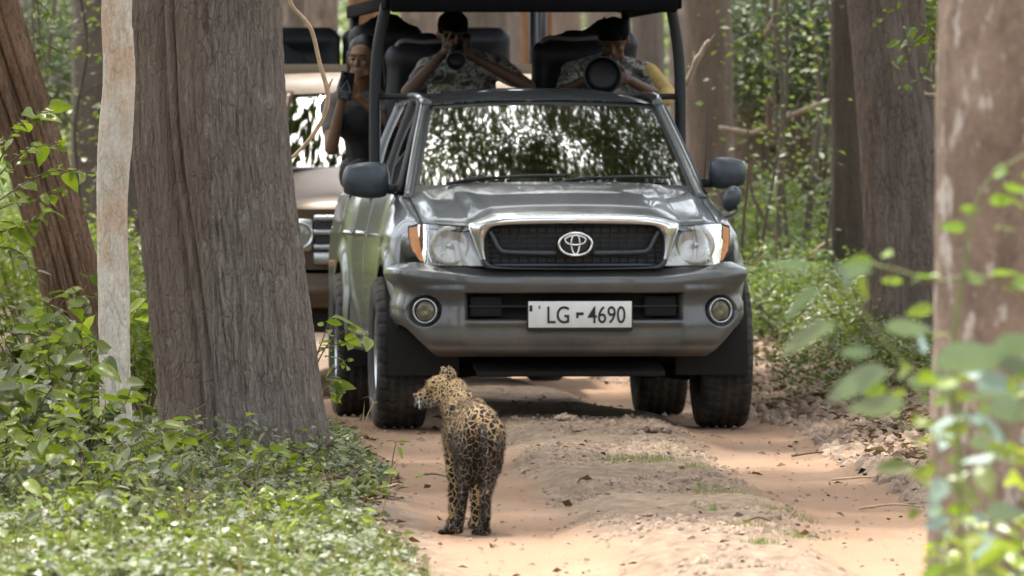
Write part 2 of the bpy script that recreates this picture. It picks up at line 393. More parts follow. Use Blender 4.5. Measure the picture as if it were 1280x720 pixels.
def lathe(name, prof, m, parent=None, n=48, axis='y', c=(0, 0, 0)):
    # prof: (radius, along) pairs revolved about the axis
    V = []; k = len(prof)
    for j in range(n):
        th = 2 * math.pi * j / n
        for r, a in prof:
            x, z = r * math.cos(th), r * math.sin(th)
            V.append({'y': (x + c[0], a + c[1], z + c[2]), 'x': (a + c[0], x + c[1], z + c[2]), 'z': (x + c[0], z + c[1], a + c[2])}[axis])
    F = gridfaces(n, k, True)
    return fast(name, V, F, m, parent)
def catm(xs, ys, q):      # smooth interpolation through control points
    xs = np.asarray(xs, float); ys = np.asarray(ys, float); q = np.asarray(q, float)
    m = np.gradient(ys, xs); i = np.clip(np.searchsorted(xs, q) - 1, 0, len(xs) - 2)
    h = xs[i + 1] - xs[i]; t = np.clip((q - xs[i]) / h, 0, 1)
    return (2 * t ** 3 - 3 * t ** 2 + 1) * ys[i] + (t ** 3 - 2 * t ** 2 + t) * h * m[i] + (-2 * t ** 3 + 3 * t ** 2) * ys[i + 1] + (t ** 3 - t ** 2) * h * m[i + 1]
_sph = None
def _sphere():
    global _sph
    if _sph is None:
        bm = bmesh.new(); bmesh.ops.create_icosphere(bm, subdivisions=2, radius=1); _sph = [v.co.copy() for v in bm.verts]; bm.free()
    return _sph
def blob(name, prims, voxel, m, parent=None, sm=6, fn=None):
    """one continuous surface grown over capsules ('c', a, b, ra, rb) and ellipsoids ('e', centre, radii, euler)"""
    bm = bmesh.new(); sp = _sphere()
    for p in prims:
        if p[0] == 'c': pts = [Vector(p[1]) + v * p[3] for v in sp] + [Vector(p[2]) + v * p[4] for v in sp]
        else:
            M3 = Euler(p[3]).to_matrix() if len(p) > 3 else Matrix.Identity(3)
            pts = [Vector(p[1]) + M3 @ Vector((v.x * p[2][0], v.y * p[2][1], v.z * p[2][2])) for v in sp]
        vs = [bm.verts.new(q) for q in pts]
        r = bmesh.ops.convex_hull(bm, input=vs)
        bmesh.ops.delete(bm, geom=list({g for g in r['geom_interior'] if isinstance(g, bmesh.types.BMVert)}), context='VERTS')
    me = bpy.data.meshes.new(name); bm.to_mesh(me); bm.free()
    o = bpy.data.objects.new(name, me); COL.objects.link(o)
    a = o.modifiers.new("r", 'REMESH'); a.mode = 'VOXEL'; a.voxel_size = voxel; a.use_smooth_shade = True
    b = o.modifiers.new("s", 'SMOOTH'); b.factor = .5; b.iterations = sm
    dg = bpy.context.evaluated_depsgraph_get(); dg.update()
    me2 = bpy.data.meshes.new_from_object(o.evaluated_get(dg)); bpy.data.objects.remove(o); bpy.data.meshes.remove(me)
    me2.name = name; me2.materials.clear(); me2.materials.append(m)
    o = bpy.data.objects.new(name, me2); COL.objects.link(o)
    me2.polygons.foreach_set("use_smooth", np.ones(len(me2.polygons), bool))
    if parent is not None: o.parent = parent
    return o

# ================================================================== GROUND
def XL(Y): return np.interp(Y, [20, 38, 42, 46, 50, 54, 58, 66, 90], [.9, .14, -.06, -.20, -.36, -.53, -.83, -1.6, -4])
def XR(Y): return np.interp(Y, [20, 38, 42, 46, 50, 54, 58, 66, 90], [2.6, 1.50, 1.42, 1.31, 1.20, 1.10, .82, .05, -2])
def gz(X, Y, fine=True):
    X = np.asarray(X, float); Y = np.asarray(Y, float)
    xl, xr = XL(Y), XR(Y); c = (xl + xr) / 2
    wob = .07 * vnoise(Y * .45, 0 * Y, 3.1, 5); wl = .27 + .05 * vnoise(Y * .6, 0 * Y, 9.0, 2)
    edge_n = .10 * fbm(X * 4, Y * 1.5, 0, 3, 51); rl = sst(wl - .06, wl + .24, np.abs(X - xl + wob) + edge_n); rr = sst(.18, .50, np.abs(X - xr + wob) + edge_n)
    off = np.minimum(rl, rr)
    mid = (X > xl) & (X < xr)
    hgt = np.where(mid, .072, np.where(X < c, .05 + .05 * sst(.4, 1.6, xl - X), .06 + .22 * sst(.35, 2.2, X - xr)))
    z = hgt * off
    z = z - .045 * sst(54.5, 58.5, Y)
    rough = .25 + .75 * off
    z = z + rough * (.015 * fbm(X * 3, Y * 1.1, 0, 4, 3)) + .006 * fbm(X * 9, Y * 3, 0, 3, 8) * (.35 + off)
    if fine: z = z + .008 * off * np.abs(fbm(X * 28, Y * 12, 0, 2, 21))
    near_ = (1 - off) * sst(34, 38, Y); z = z + near_ * (.0035 * np.sin(X * 105 + 3 * vnoise(Y * .5, X * 2, 0, 61)) * (.4 + .6 * vnoise(Y * .7, X * 4, 0, 62)) + .008 * fbm(X * 5, Y * 1.2, 0, 3, 63))
    far = sst(62, 140, Y); z = z + far * .25 * fbm(X * .12, Y * .05, 0, 3, 31)
    near = sst(5, 25, np.abs(X)); z = z * (1 - .5 * near) + near * .5 * fbm(X * .08, Y * .05, 0, 3, 41)
    return z
def gz1(x, y): return float(gz(np.array([x]), np.array([y]))[0])
def build_ground():
    xs = np.concatenate([[-900, -300, -120, -60, -30, -16, -10, -7, -5, -4, -3.4], np.arange(-3, 3.4, .022), [3.8, 4.6, 6, 8, 12, 18, 32, 60, 120, 300, 900]])
    ys = np.concatenate([[-400, -150, -60, -20, 0, 10, 18, 24, 28, 31, 33.5, 35], np.arange(36, 64, .055), np.arange(64, 100, .5), np.arange(100, 160, 3), [170, 200, 260, 400, 900, 2200]])
    Xg, Yg = np.meshgrid(xs, ys, indexing='ij'); Z = gz(Xg, Yg)
    V = np.stack([Xg, Yg, Z], -1).reshape(-1, 3); F = gridfaces(len(xs), len(ys))
    xl, xr = XL(Yg), XR(Yg); nz = .16 * fbm(Xg * 2.2, Yg * .9, 0, 3, 77)
    edge_l = xl - .38 - .12 * sst(46, 40, Yg)
    veg = sst(-.05, .22, edge_l - Xg + nz); vegr = sst(1.25, 1.9, Xg - xr + nz * 2)
    ridge = sst(.22, .42, np.minimum(np.abs(Xg - xl + nz * .6), np.abs(Xg - xr + nz * .6)))
    litter = sst(.32, .55, Xg - xr + nz)
    msk = np.stack([np.maximum(veg, vegr), ridge, litter, np.ones_like(veg)], -1).reshape(-1, 4).astype(np.float32)
    track = ((Xg > edge_l - .1 + nz) & (Xg < xr + .75 + nz) & (Yg > 20) & (Yg < 70)).reshape(-1)
    sel = track[F].all(1)
    for nm, FF in (("dirt_track", F[sel]), ("ground", F[~sel])):
        used = np.unique(FF); rm = np.full(len(V), -1); rm[used] = np.arange(len(used))
        o = fast(nm, V[used], rm[FF], P['ground']); a = o.data.color_attributes.new("mask", 'FLOAT_COLOR', 'POINT')
        a.data.foreach_set("color", msk[used].ravel()); tag(o, kind='structure')
build_ground()

# ------------------------------------------------------------------ scattering of small leaves etc. (one mesh)
def leafverts(kind):
    if kind == 'diamond':
        V = np.array([(0, 0, 0), (-.28, .45, .07), (0, .5, 0), (.28, .45, .07), (0, 1, -.08)]); F = np.array([(0, 2, 1, 1), (0, 3, 2, 2), (1, 2, 4, 4), (2, 3, 4, 4)])[:, :3]
    elif kind == 'blade':
        V = np.array([(-.035, 0, 0), (.035, 0, 0), (-.025, .5, .05), (.025, .5, .05), (0, 1, .25)]); F = np.array([(0, 1, 3), (0, 3, 2), (2, 3, 4)])
    elif kind == 'rock':
        V = np.array([(-.5, -.4, 0), (.5, -.45, 0), (.55, .4, 0), (-.4, .5, 0), (-.25, -.2, .5), (.3, -.25, .42), (.25, .25, .55), (-.2, .3, .4), (0, 0, .62)]) 
        F = np.array([(0, 1, 5), (0, 5, 4), (1, 2, 6), (1, 6, 5), (2, 3, 7), (2, 7, 6), (3, 0, 4), (3, 4, 7), (4, 5, 8), (5, 6, 8), (6, 7, 8), (7, 4, 8)])
    return V, F
def rotmats(yaw, pitch, roll):
    cy, sy, cp, sp, cr, sr = np.cos(yaw), np.sin(yaw), np.cos(pitch), np.sin(pitch), np.cos(roll), np.sin(roll)
    Z = np.zeros_like(cy); O = Z + 1
    A = np.stack([cy, -sy, Z, sy, cy, Z, Z, Z, O], -1).reshape(-1, 3, 3)
    B = np.stack([O, Z, Z, Z, cp, -sp, Z, sp, cp], -1).reshape(-1, 3, 3)
    C = np.stack([cr, Z, sr, Z, O, Z, -sr, Z, cr], -1).reshape(-1, 3, 3)
    return A @ B @ C
def scatter(name, pos, size, kind, m, parent=None, pitch=(-.2, .9), roll=.5, smooth=False, wvar=.3, yaw=None):
    n = len(pos); V, F = leafverts(kind); pos = np.asarray(pos, float); size = np.broadcast_to(size, (n,)) if np.ndim(size) < 2 else size
    yw = rng.uniform(0, 2 * math.pi, n) if yaw is None else yaw
    M = rotmats(yw, rng.uniform(pitch[0], pitch[1], n), rng.normal(0, roll, n))
    w = rng.uniform(1 - wvar, 1 + wvar, n)
    L = V[None] * np.stack([w, np.ones(n), w], -1)[:, None, :] * size[:, None, None]
    if kind == 'rock': L = L * rng.uniform(.75, 1.25, L.shape)
    Wd = np.einsum('nij,nkj->nki', M, L) + pos[:, None, :]
    FF = (F[None] + (np.arange(n) * len(V))[:, None, None]).reshape(-1, F.shape[1])
    return fast(name, Wd.reshape(-1, 3), FF, m, parent, smooth)
def leafmesh(name, L, Wd, droop=.25, fold=.25, n=8, seed=0, serr=0.0):
    """a single modelled leaf: folded along its midrib, drooping, with a short stalk"""
    r = random.Random(seed); V = []; F = []
    for i in range(n + 1):
        t = i / n; w = Wd * .5 * (math.sin(math.pi * min(1, t ** .8)) ** .8 if 0 < t < 1 else 0.02) * (1 + serr * r.uniform(-1, 1))
        y = L * (.08 + t * .92); z = -droop * L * t * t + .02 * L * math.sin(t * 9)
        for s in (-1, -.5, 0, .5, 1): V.append((s * w, y, z + fold * w * abs(s) ** 1.2))
    for i in range(n):
        for j in range(4): a = i * 5 + j; F.append((a, a + 1, a + 6, a + 5))
    b = len(V); V += [(-.012 * L, 0, 0), (.012 * L, 0, 0), (.012 * L, L * .09, .004 * L), (-.012 * L, L * .09, .004 * L)]; F.append((b, b + 1, b + 2, b + 3))
    me = bpy.data.meshes.new(name); me.from_pydata(V, [], F); me.polygons.foreach_set("use_smooth", np.ones(len(F), bool)); return me
LEAFM = {}
def leaf_set(key, m, L, Wd, k=3, **kw):
    out = []
    for i in range(k):
        me = leafmesh("leaf", L * (1 + .12 * (i - 1)), Wd * (1 + .15 * ((i * 7) % 3 - 1)), droop=.1 + .16 * i, seed=i, **kw); me.materials.append(m); out.append(me)
    LEAFM[key] = out
leaf_set('bright', P['leaf_bright'], .125, .060); leaf_set('small', P['leaf_bright'], .065, .034); leaf_set('mid', P['leaf_mid'], .11, .055)
leaf_set('silver', P['leaf_silver'], .095, .040); leaf_set('pale', P['leaf_pale'], .165, .070, fold=.12); leaf_set('lime', P['leaf_lime'], .085, .040)
leaf_set('litter', P['litter'], .09, .05, fold=.5)
def place_leaf(key, loc, yaw, pitch, roll, scale, parent):
    me = rnd.choice(LEAFM[key]); o = bpy.data.objects.new("leaf", me); COL.objects.link(o); o.parent = parent
    o.matrix_local = Matrix.Translation(loc) @ Euler((pitch, roll, yaw), 'XYZ').to_matrix().to_4x4() @ Matrix.Scale(scale, 4)
    return o
def leafy_plant(name, label, base, stems, keys, n, cat='plant', group=None, stem_m='stembrown', sz=1.0, rstem=.006, facing=.35, spread=.03):
    """stems: lists of points relative to base; leaves set along each stem, alternately left and right"""
    t = thing(name, label, cat, base, group=group); per = max(1, n // len(stems)); 
    for st in stems:
        pts = smoothpts(st, 5); k = len(pts)
        V, F = tubedata(pts, [rstem * (1 - .7 * i / (k - 1)) for i in range(k)], 6); mesh_py("stem", V, F, P[stem_m], t)
        for i in range(per):
            f = .12 + .88 * (i + rnd.random() * .8) / per; q = min(k - 2, int(f * (k - 1))); p = pts[q].lerp(pts[q + 1], f * (k - 1) - q)
            tdir = (pts[q + 1] - pts[q]).normalized(); base_yaw = math.atan2(-tdir.x, tdir.y)
            side = 1 if i % 2 else -1
            yaw = base_yaw + side * rnd.uniform(.6, 1.6) + (rnd.uniform(-1, 1) if abs(tdir.z) > .7 else 0) * 2.2
            if rnd.random() < facing: yaw = math.pi + rnd.uniform(-1.2, 1.2)
            place_leaf(rnd.choice(keys), p + Vector((rnd.gauss(0, spread), rnd.gauss(0, spread), rnd.gauss(0, spread * .5))), yaw, rnd.uniform(-.6, .5), rnd.gauss(0, .55), sz * rnd.uniform(.65, 1.15), t)
    return t

# ================================================================== TRUNKS
def trunk_mesh(name, path, rads, m, parent, nu=96, nv=120, lobes=(), rough=.02, rs=(9, 1.6), flare=0, seed=1, groove=()):
    pts = smoothpts(path, 12); k = len(pts); pts = np.array([tuple(p) for p in pts]); tt = np.linspace(0, 1, nv)
    PX = np.stack([np.interp(tt, np.linspace(0, 1, k), pts[:, i]) for i in range(3)], -1)
    rr = np.interp(tt, np.linspace(0, 1, len(rads)), rads)
    th = np.linspace(0, 2 * math.pi, nu, endpoint=False)
    T, Q = np.meshgrid(th, tt, indexing='ij'); rad = np.tile(rr, (nu, 1)); zz = np.tile(PX[:, 2], (nu, 1))
    hh = np.clip(1 - (zz - zz.min()) / .8, 0, 1)
    f = np.ones_like(T)
    for (fr, amp, ph) in lobes: f += amp * np.cos(fr * T + ph + .5 * zz * (1 if fr > 3 else .3)) * (1 + flare * 2 * hh)
    for (ang, wd, dp) in groove: 
        dd = np.angle(np.exp(1j * (T - ang - .05 * np.sin(zz * 2)))); f -= dp * np.exp(-(dd / wd) ** 2)
    f += flare * hh ** 2.2
    cx, sx = np.cos(T), np.sin(T)
    base_r = rad.mean()
    nn = fbm(cx * rs[0] * base_r * 3, sx * rs[0] * base_r * 3, zz * rs[1], 5, seed); rid = 1 - 2 * np.abs(fbm(cx * rs[0] * base_r * 5 + 9, sx * rs[0] * base_r * 5, zz * rs[1] * 1.3, 3, seed + 9))
    R_ = rad * f + rough * (nn * .6 + rid * .6)
    X = PX[None, :, 0] + R_ * cx; Y = PX[None, :, 1] + R_ * sx; Z = zz
    return fast(name, np.stack([X, Y, Z], -1), gridfaces(nu, nv, True), m, parent)
CROWNS = []
def crown_mesh(seed, n_clump, per, rx, rz, leaf, m, low=-.2):
    r = np.random.default_rng(seed); C = []
    while len(C) < n_clump:
        p = r.uniform(-1, 1, 3)
        if .15 < np.linalg.norm(p) < 1: C.append(p)
    C = np.array(C) * (rx, rx, rz); pos = np.repeat(C, per, 0) + r.normal(0, 1, (n_clump * per, 3)) * (.42, .42, .2)
    o = scatter("crown", pos, r.uniform(.7, 1.2, len(pos)) * leaf, 'diamond', m, None, (-.6, .9), .7)
    me = o.data; bpy.data.objects.remove(o); return me
CROWNS = [crown_mesh(i, 80, 100, 3.6, 2.2, .16, P['leaf_mid'] if i % 2 else P['leaf_dark']) for i in range(3)]
TREEG = {}
def tree(name, label, path, rads, bm_, crown=None, lobes=((3, .06, 0), (5, .03, 1)), flare=.25, nu=40, nv=70, rough=.015, group=None, ctop=None, **kw):
    base = Vector(path[0]); t = thing(name, label, 'tree', (base.x, base.y, base.z + 0), group=group)
    rel = [Vector(p) - base for p in path]
    trunk_mesh("trunk", rel, rads, P[bm_], t, nu, nv, lobes, rough, flare=flare, **kw)
    if crown is not None:
        top = rel[-1]
        for k in range(4):
            a = k * 1.7 + crown; e = top + Vector((math.cos(a) * 1.9, math.sin(a) * 1.9, 1.6 + .4 * (k % 2)))
            V, F = tubedata([top - Vector((0, 0, .3)), top.lerp(e, .5) + Vector((0, 0, .25)), e], [rads[-1] * .6, rads[-1] * .4, rads[-1] * .15], 7)
            mesh_py("limb", V, F, P[bm_], t)
        c = bpy.data.objects.new("crown", CROWNS[crown % 3]); COL.objects.link(c); c.parent = t
        c.location = top + Vector((0, 0, 2.0)); c.rotation_euler = (0, 0, crown * 1.3); c['kind'] = 'stuff'
    return t
def up(x, y, lean=(0, 0), h=8, z=None, n=6):
    z0 = (gz1(x, y) if z is None else z) - .1
    return [(x + lean[0] * (i / n) * h, y + lean[1] * (i / n) * h, z0 + h * i / n) for i in range(n + 1)]
def tp(px0, px1, Y, h=8.5, py0=None, n=8):
    """trunk path whose axis passes pixel column px0 at the ground and px1 at the top edge of the view"""
    s = FPX / Y; x0 = (px0 - 640) / s; x1 = (px1 - 640) / s; zt = CH + HZ / s; lean = (x1 - x0) / zt
    z0 = gz1(x0, Y) - .12
    return [(x0 + lean * min(h * i / n, 3.5), Y, z0 + h * i / n) for i in range(n + 1)]

# the big fluted trunk in the left foreground: two stems grown together
pa = []
for (py, px) in ((680, 308), (560, 303), (480, 297), (330, 279), (180, 262), (60, 256), (0, 254), (-250, 247), (-900, 240), (-1900, 235)): pa.append(tuple(W(px, py, 48.6)))
tree('large_tree', "massive grey brown trunk with deep vertical grooves in front of the brown jeep", pa,
     [.375, .355, .345, .338, .335, .33, .33, .32, .28, .22], 'bark_big', 0, lobes=((2, .05, .4), (3, .03, 1.2), (5, .02, .3), (9, .012, 2)), flare=.12, nu=420, nv=520, rough=.017, rs=(16, 3.2),
     groove=((4.12, .055, .10), (4.32, .03, .08), (5.0, .03, .03), (5.35, .04, .025), (3.7, .03, .03), (4.6, .02, .02)), seed=4)
bt = [o for o in bpy.data.objects if o.get('label', '').startswith('massive grey')][0]; top_ = Vector(pa[-1]) - bt.location
V, F = tubedata(smoothpts([top_ - Vector((0, 0, .4)), top_ + Vector((.5, 3, 1.2)), top_ + Vector((1.2, 6.5, 2.0)), top_ + Vector((1.7, 11, 2.4))], 6), list(np.linspace(.16, .05, 19)), 9); mesh_py('limb', V, F, P['bark_big'], bt)  # unseen bough added above the pickup for its windscreen to reflect
for dx, dy, k in ((1.4, 8.0, 1), (1.9, 12.2, 0), (3.2, 10.0, 2), (-.8, 10.5, 1)):
    c = bpy.data.objects.new("crown", CROWNS[k]); COL.objects.link(c); c.parent = bt; c.location = top_ + Vector((dx, dy, 2.6)); c.rotation_euler = (0, 0, dx); c['kind'] = 'stuff'  # crowns added on that bough, out of view, to fill the reflection
# pale slender trunk
pb = [tuple(W(px, py, 47.2)) for (py, px) in ((640, 152), (560, 147), (480, 143), (380, 142), (260, 140), (170, 144), (100, 149), (40, 147), (0, 146), (-300, 150), (-900, 170), (-1700, 150))]
tree('slender_tree', "slender pale cream trunk with patches of tan bark, left of the large grooved trunk", pb, [.068, .066, .063, .065, .062, .072, .066, .064, .062, .058, .05, .04], 'bark_pale', 1,
     lobes=((2, .04, 0), (3, .04, 1)), flare=.1, nu=90, nv=420, rough=.006, rs=(20, 6), seed=14)
# leaning fibrous trunk, upper left
pc = [tuple(W(px, py, 54)) for (py, px) in ((540, 128), (440, 108), (330, 82), (200, 44), (90, 8), (0, -20), (-200, -78), (-700, -200), (-1300, -330))]
tree('leaning_tree', "reddish fibrous trunk leaning to the left at the upper left of the view", pc, [.17, .145, .135, .138, .145, .15, .15, .14, .11], 'bark_fibre', 2,
     lobes=((2, .10, .3), (4, .08, 1), (7, .05, 0)), flare=.15, nu=220, nv=300, rough=.02, rs=(14, 1.0), seed=24, groove=((4.9, .05, .2), (4.3, .05, .15), (5.3, .03, .12)))
# blurred near trunk on the right
pd = [tuple(W(px, py, 30)) for (py, px) in ((1000, 1288), (700, 1284), (400, 1288), (100, 1292), (0, 1294), (-300, 1300), (-1200, 1310), (-2600, 1330))]
tree('near_tree', "out of focus mottled brown trunk filling the right edge of the view", pd, [.31, .275, .265, .265, .265, .26, .24, .2], 'bark_fg', None,
     lobes=((2, .02, 0), (3, .03, 1)), flare=.1, nu=160, nv=260, rough=.012, rs=(8, 3), seed=34)
# right middle: flaring trunk and its dark neighbour
pe = [tuple(W(px, py, 62)) for (py, px) in ((500, 1140), (420, 1136), (330, 1132), (240, 1126), (160, 1118), (90, 1106), (0, 1094), (-200, 1080), (-900, 1050), (-1500, 1040))]
tree('flared_tree', "brown trunk flaring towards its foot beside the blurred trunk on the right", pe, [.30, .25, .215, .205, .19, .165, .15, .145, .13, .1], 'bark_warm', 0,
     lobes=((2, .06, 0), (3, .08, 1), (6, .03, 0)), flare=.25, nu=160, nv=240, rough=.02, rs=(9, 2.4), seed=44)
tree('forked_stem_tree', "slanting brown stem rising to the right behind the flared trunk", [tuple(W(px, py, 63.5)) for (py, px) in ((500, 1190), (380, 1182), (260, 1165), (160, 1150), (60, 1140), (-200, 1125), (-900, 1100))],
     [.14, .13, .12, .1, .09, .08, .06], 'bark_warm', None, flare=.2, nu=60, nv=120, seed=45)
tree('dark_tree', "narrow dark trunk just left of the flared trunk", tp(1062, 1056, 66), [.10, .08, .075, .075, .075, .075, .07, .06, .05], 'bark_bgdark', None, seed=46, lobes=((2, .15, 0), (3, .08, 1)))
BG = [ # px foot, px top, distance, radius, bark, crown, label
    (112, 118, 78, .15, 'bark_bg', 0, "grey blurred trunk between the leaning trunk and the pale trunk"),
    (178, 186, 66, .14, 'bark_bg', None, "grey trunk half hidden between the pale trunk and the large grooved trunk"),
    (410, 404, 84, .13, 'bark_bgred', None, "pinkish brown trunk behind the roofless back of the brown jeep"),
    (388, 372, 96, .10, 'bark_bg', None, "thin grey trunk far behind the brown jeep"),
    (470, 456, 80, .12, 'bark_orange', None, "orange brown trunk behind the woman holding a phone"),
    (530, 524, 92, .15, 'bark_bgred', None, "pinkish trunk seen between the left front seat and the photographer in the cap"),
    (606, 598, 86, .19, 'bark_bg', 1, "broad grey trunk behind the gap between the two photographers"),
    (668, 670, 76, .10, 'bark_orange', None, "orange trunk left of the right hand seat, behind the pickup"),
    (712, 705, 98, .16, 'bark_bgred', None, "pale trunk behind the right hand seat of the pickup"),
    (815, 808, 84, .13, 'bark_bg', None, "olive grey trunk right of the photographer with the big lens"),
    (890, 884, 72, .16, 'bark_bgred', 2, "thick reddish brown trunk just right of the pickup roof frame"),
    (940, 936, 75, .15, 'bark_bgred', None, "second thick brown trunk from the pickup roof frame, with stubs of branches"),
    (990, 1002, 92, .10, 'bark_bg', None, "dim trunk inside the dark green foliage right of the pickup"),
    (1036, 1040, 88, .09, 'bark_bgdark', None, "thin dim trunk behind the dark foliage"),
    (20, 30, 90, .16, 'bark_bg', 2, "distant grey trunk behind the leaning trunk"),
    (62, 84, 110, .12, 'bark_bg', None, "far slim trunk in the green gap at the left"),
    (232, 226, 95, .14, 'bark_bg', 0, "trunk standing behind the large grooved trunk"),
    (1230, 1222, 80, .15, 'bark_bg', None, "background trunk behind the blurred trunk at the right"),
    (760, 756, 115, .2, 'bark_bg', None, "far trunk behind the photographer with the big lens"),
    (560, 566, 120, .2, 'bark_bgred', None, "far trunk behind the photographer in the cap"),
    (860, 858, 118, .18, 'bark_bg', None, "far trunk at the right edge of the roof frame"),
    (640, 636, 125, .2, 'bark_bg', None, "far trunk in the middle of the open pickup back"),
    (350, 346, 112, .22, 'bark_bg', None, "wide far trunk above the brown jeep"),
]
for i, (p0, p1, Y, r, bk, cr, lab) in enumerate(BG):
    h = 8.5 if cr is not None else 7
    tree('background_tree', lab, tp(p0, p1, Y, h), [r * 1.15, r, r, r * .97, r * .95, r * .92, r * .85, r * .75, r * .6], bk, cr, seed=60 + i, group='trees behind the vehicles', nu=36, nv=60, rough=.02,
         lobes=((2, .1, i), (3, .07, i * 2), (5, .04, i)))
# trees outside the view that close the forest round the track (they shade it and show in the paint and glass)
side = [(-8.5, 59, .3), (-4.6, 65, .25), (4.4, 64, .25), (9, 60, .3), (-5.5, 44, .3), (-7, 53, .25), (-4.2, 61, .3), (-8, 36, .3), (-4.5, 27, .28), (-6.5, 18, .3), (5.2, 40, .28), (6.8, 50, .3), (5.0, 58, .26), (7.5, 67, .3), (-6.5, 70, .3), (4.8, 24, .3), (7, 32, .25),
        (-3.5, 8, .28), (4.2, 10, .3), (-5.5, -4, .3), (5.5, -6, .3), (0.5, -14, .3), (-11, 46, .3), (11, 45, .3), (-2.5, 76, .25), (3.2, 74, .25)]
SL = ['tallest', 'straight', 'leaning', 'slender', 'stout', 'low']
for i, (x, y, r) in enumerate(side):
    tree('forest_tree', "%s forest tree outside the view, %s of the track, %s" % (("straight", "leaning", "stout", "slender", "tall", "spreading", "bushy", "old")[i % 8], "left" if x < 0 else "right", "beside the vehicles" if y > 43 else ("behind the camera" if y < 0 else "between the camera and the leopard")), up(x, y, (rnd.uniform(-.03, .03), 0), 8 + (i % 3)), [r * 1.2, r, r * .9, r * .8, r * .7, r * .6, r * .5], ('bark_warm', 'bark_bg')[i % 2], None if (5 < y < 45 and i % 2) else i % 3, seed=100 + i, group='forest trees outside the view', nu=28, nv=40)

# ================================================================== PICKUP
TY = 53.35; TX = (719 - 640) / FPX * TY
YAW = R(4.9)
zf = gz1(XL(54.2), 54.2) * .5 + gz1(XR(54.2), 54.2) * .5; zr = gz1(XL(57.3), 57.3) * .5 + gz1(XR(57.3), 57.3) * .5
PITCH = math.atan2(zr - zf, 3.085)
TR = thing('pickup_truck', "dark grey metallic four door pickup facing the camera with open safari seats behind its cab", 'pickup truck', (TX, TY, .002 + .86 * -math.sin(PITCH) + zf), (PITCH, 0, YAW))
TM = Matrix.Translation(TR.location) @ Euler((PITCH, 0, YAW)).to_matrix().to_4x4()
def TW(x, y, z): return TM @ Vector((x, y, z))
PX_ = [0, .35, .62, .765, .842, .874, .885]; PY_ = [0, .018, .060, .118, .205, .36, .56]
arc = np.concatenate([[0], np.cumsum(np.hypot(np.diff(PX_), np.diff(PY_)))]); AL = arc[-1]
def plan(s):                      # s in -1..1 along the front plan curve -> x, y, normal
    a = np.abs(s) * AL; x = catm(arc, PX_, a); y = catm(arc, PY_, a); e = .004
    dx = catm(arc, PX_, np.minimum(a + e, AL)) - catm(arc, PX_, np.maximum(a - e, 0)); dy = catm(arc, PY_, np.minimum(a + e, AL)) - catm(arc, PY_, np.maximum(a - e, 0))
    l = np.hypot(dx, dy); nx, ny = dy / l, -dx / l; sg = np.where(s < 0, -1, 1)
    return x * sg, y, nx * sg, ny
def plany(x): return np.interp(np.abs(x), PX_, PY_)
def bumper_fn(s, v):
    x, y, nx, ny = plan(s); ax = np.abs(x)
    zb = .372 + .14 * sst(.70, .885, ax); zt = .812 + .035 * sst(.42, .8, ax)
    z = zb + (zt - zb) * v
    dz = (z - zb); d = catm([0, .02, .06, .15, .30, .33, .36, .395, .42, .44, .47], [-.085, -.03, .0, .012, .004, .022, .034, .038, .03, .0, -.05], np.clip(dz / (zt - zb) * .46, 0, .47))
    # side towers stand slightly proud with a crease beside the intake
    d = d + .014 * sst(.53, .565, ax) * sst(.42, .46, z) * (1 - sst(.70, .74, z)) * (1 - sst(.66, .8, ax) * .6)
    # intake
    e = .010; box_ = sst(.545, .545 - e, ax) * sst(.556, .556 + e, z) * sst(.694, .694 - e, z)
    d = d - .11 * box_
    # lit shelf below the intake
    d = d + .012 * sst(.55, .53, ax) * sst(.515, .545, z) * sst(.565, .548, z)
    # fog lamp recess
    fr = np.hypot((ax - .742), z - .603); d = d - .055 * sst(.082, .072, fr)
    d = d - .008 * sst(.76, .87, z) * sst(.68, .88, ax)
    d = d - .006 * np.exp(-((z - .765) / .002) ** 2) * 0
    return x + nx * d, y + ny * d + .02, z
ss = np.concatenate([np.linspace(-1, -.5, 130, endpoint=False), np.linspace(-.5, .5, 160, endpoint=False), np.linspace(.5, 1, 131)])
def bmi(s, v):
    x, y, nx, ny = plan(s); ax = np.abs(x); zb = .372 + .14 * sst(.70, .885, ax); z = zb + (.812 - zb) * v
    return (((ax < .541) & (z > .559) & (z < .690))).astype(int)
grid('bumper', bumper_fn, ss, np.linspace(0, 1, 120), None, TR, mi=bmi, mats=[P['grey'], P['under']])
# intake details
box('intake_bar', (0, .10, .625), (1.06, .02, .012), P['blackplastic'], TR, .004)
for x in (-.44, .44): box('intake_vane', (x, .105, .625), (.16, .015, .10), P['under'], TR, .004)
for sx in (-1, 1):
    yf = plany(.742) - .005
    f = lathe('fog_light', [(0, -.012), (.03, -.018), (.05, -.012), (.056, .0), (.056, .03)], P['foglens'], TR, 40, 'y', (0, 0, 0)); f.location = (sx * .742, yf + .02, .603); f.rotation_euler = (0, 0, sx * .35); f.scale = (.92, 1, .92)
    lathe('trim_ring', [(.056, .02), (.060, -.016), (.065, -.020), (.070, -.014), (.073, .02)], P['chromedull'], f, 48, 'y')
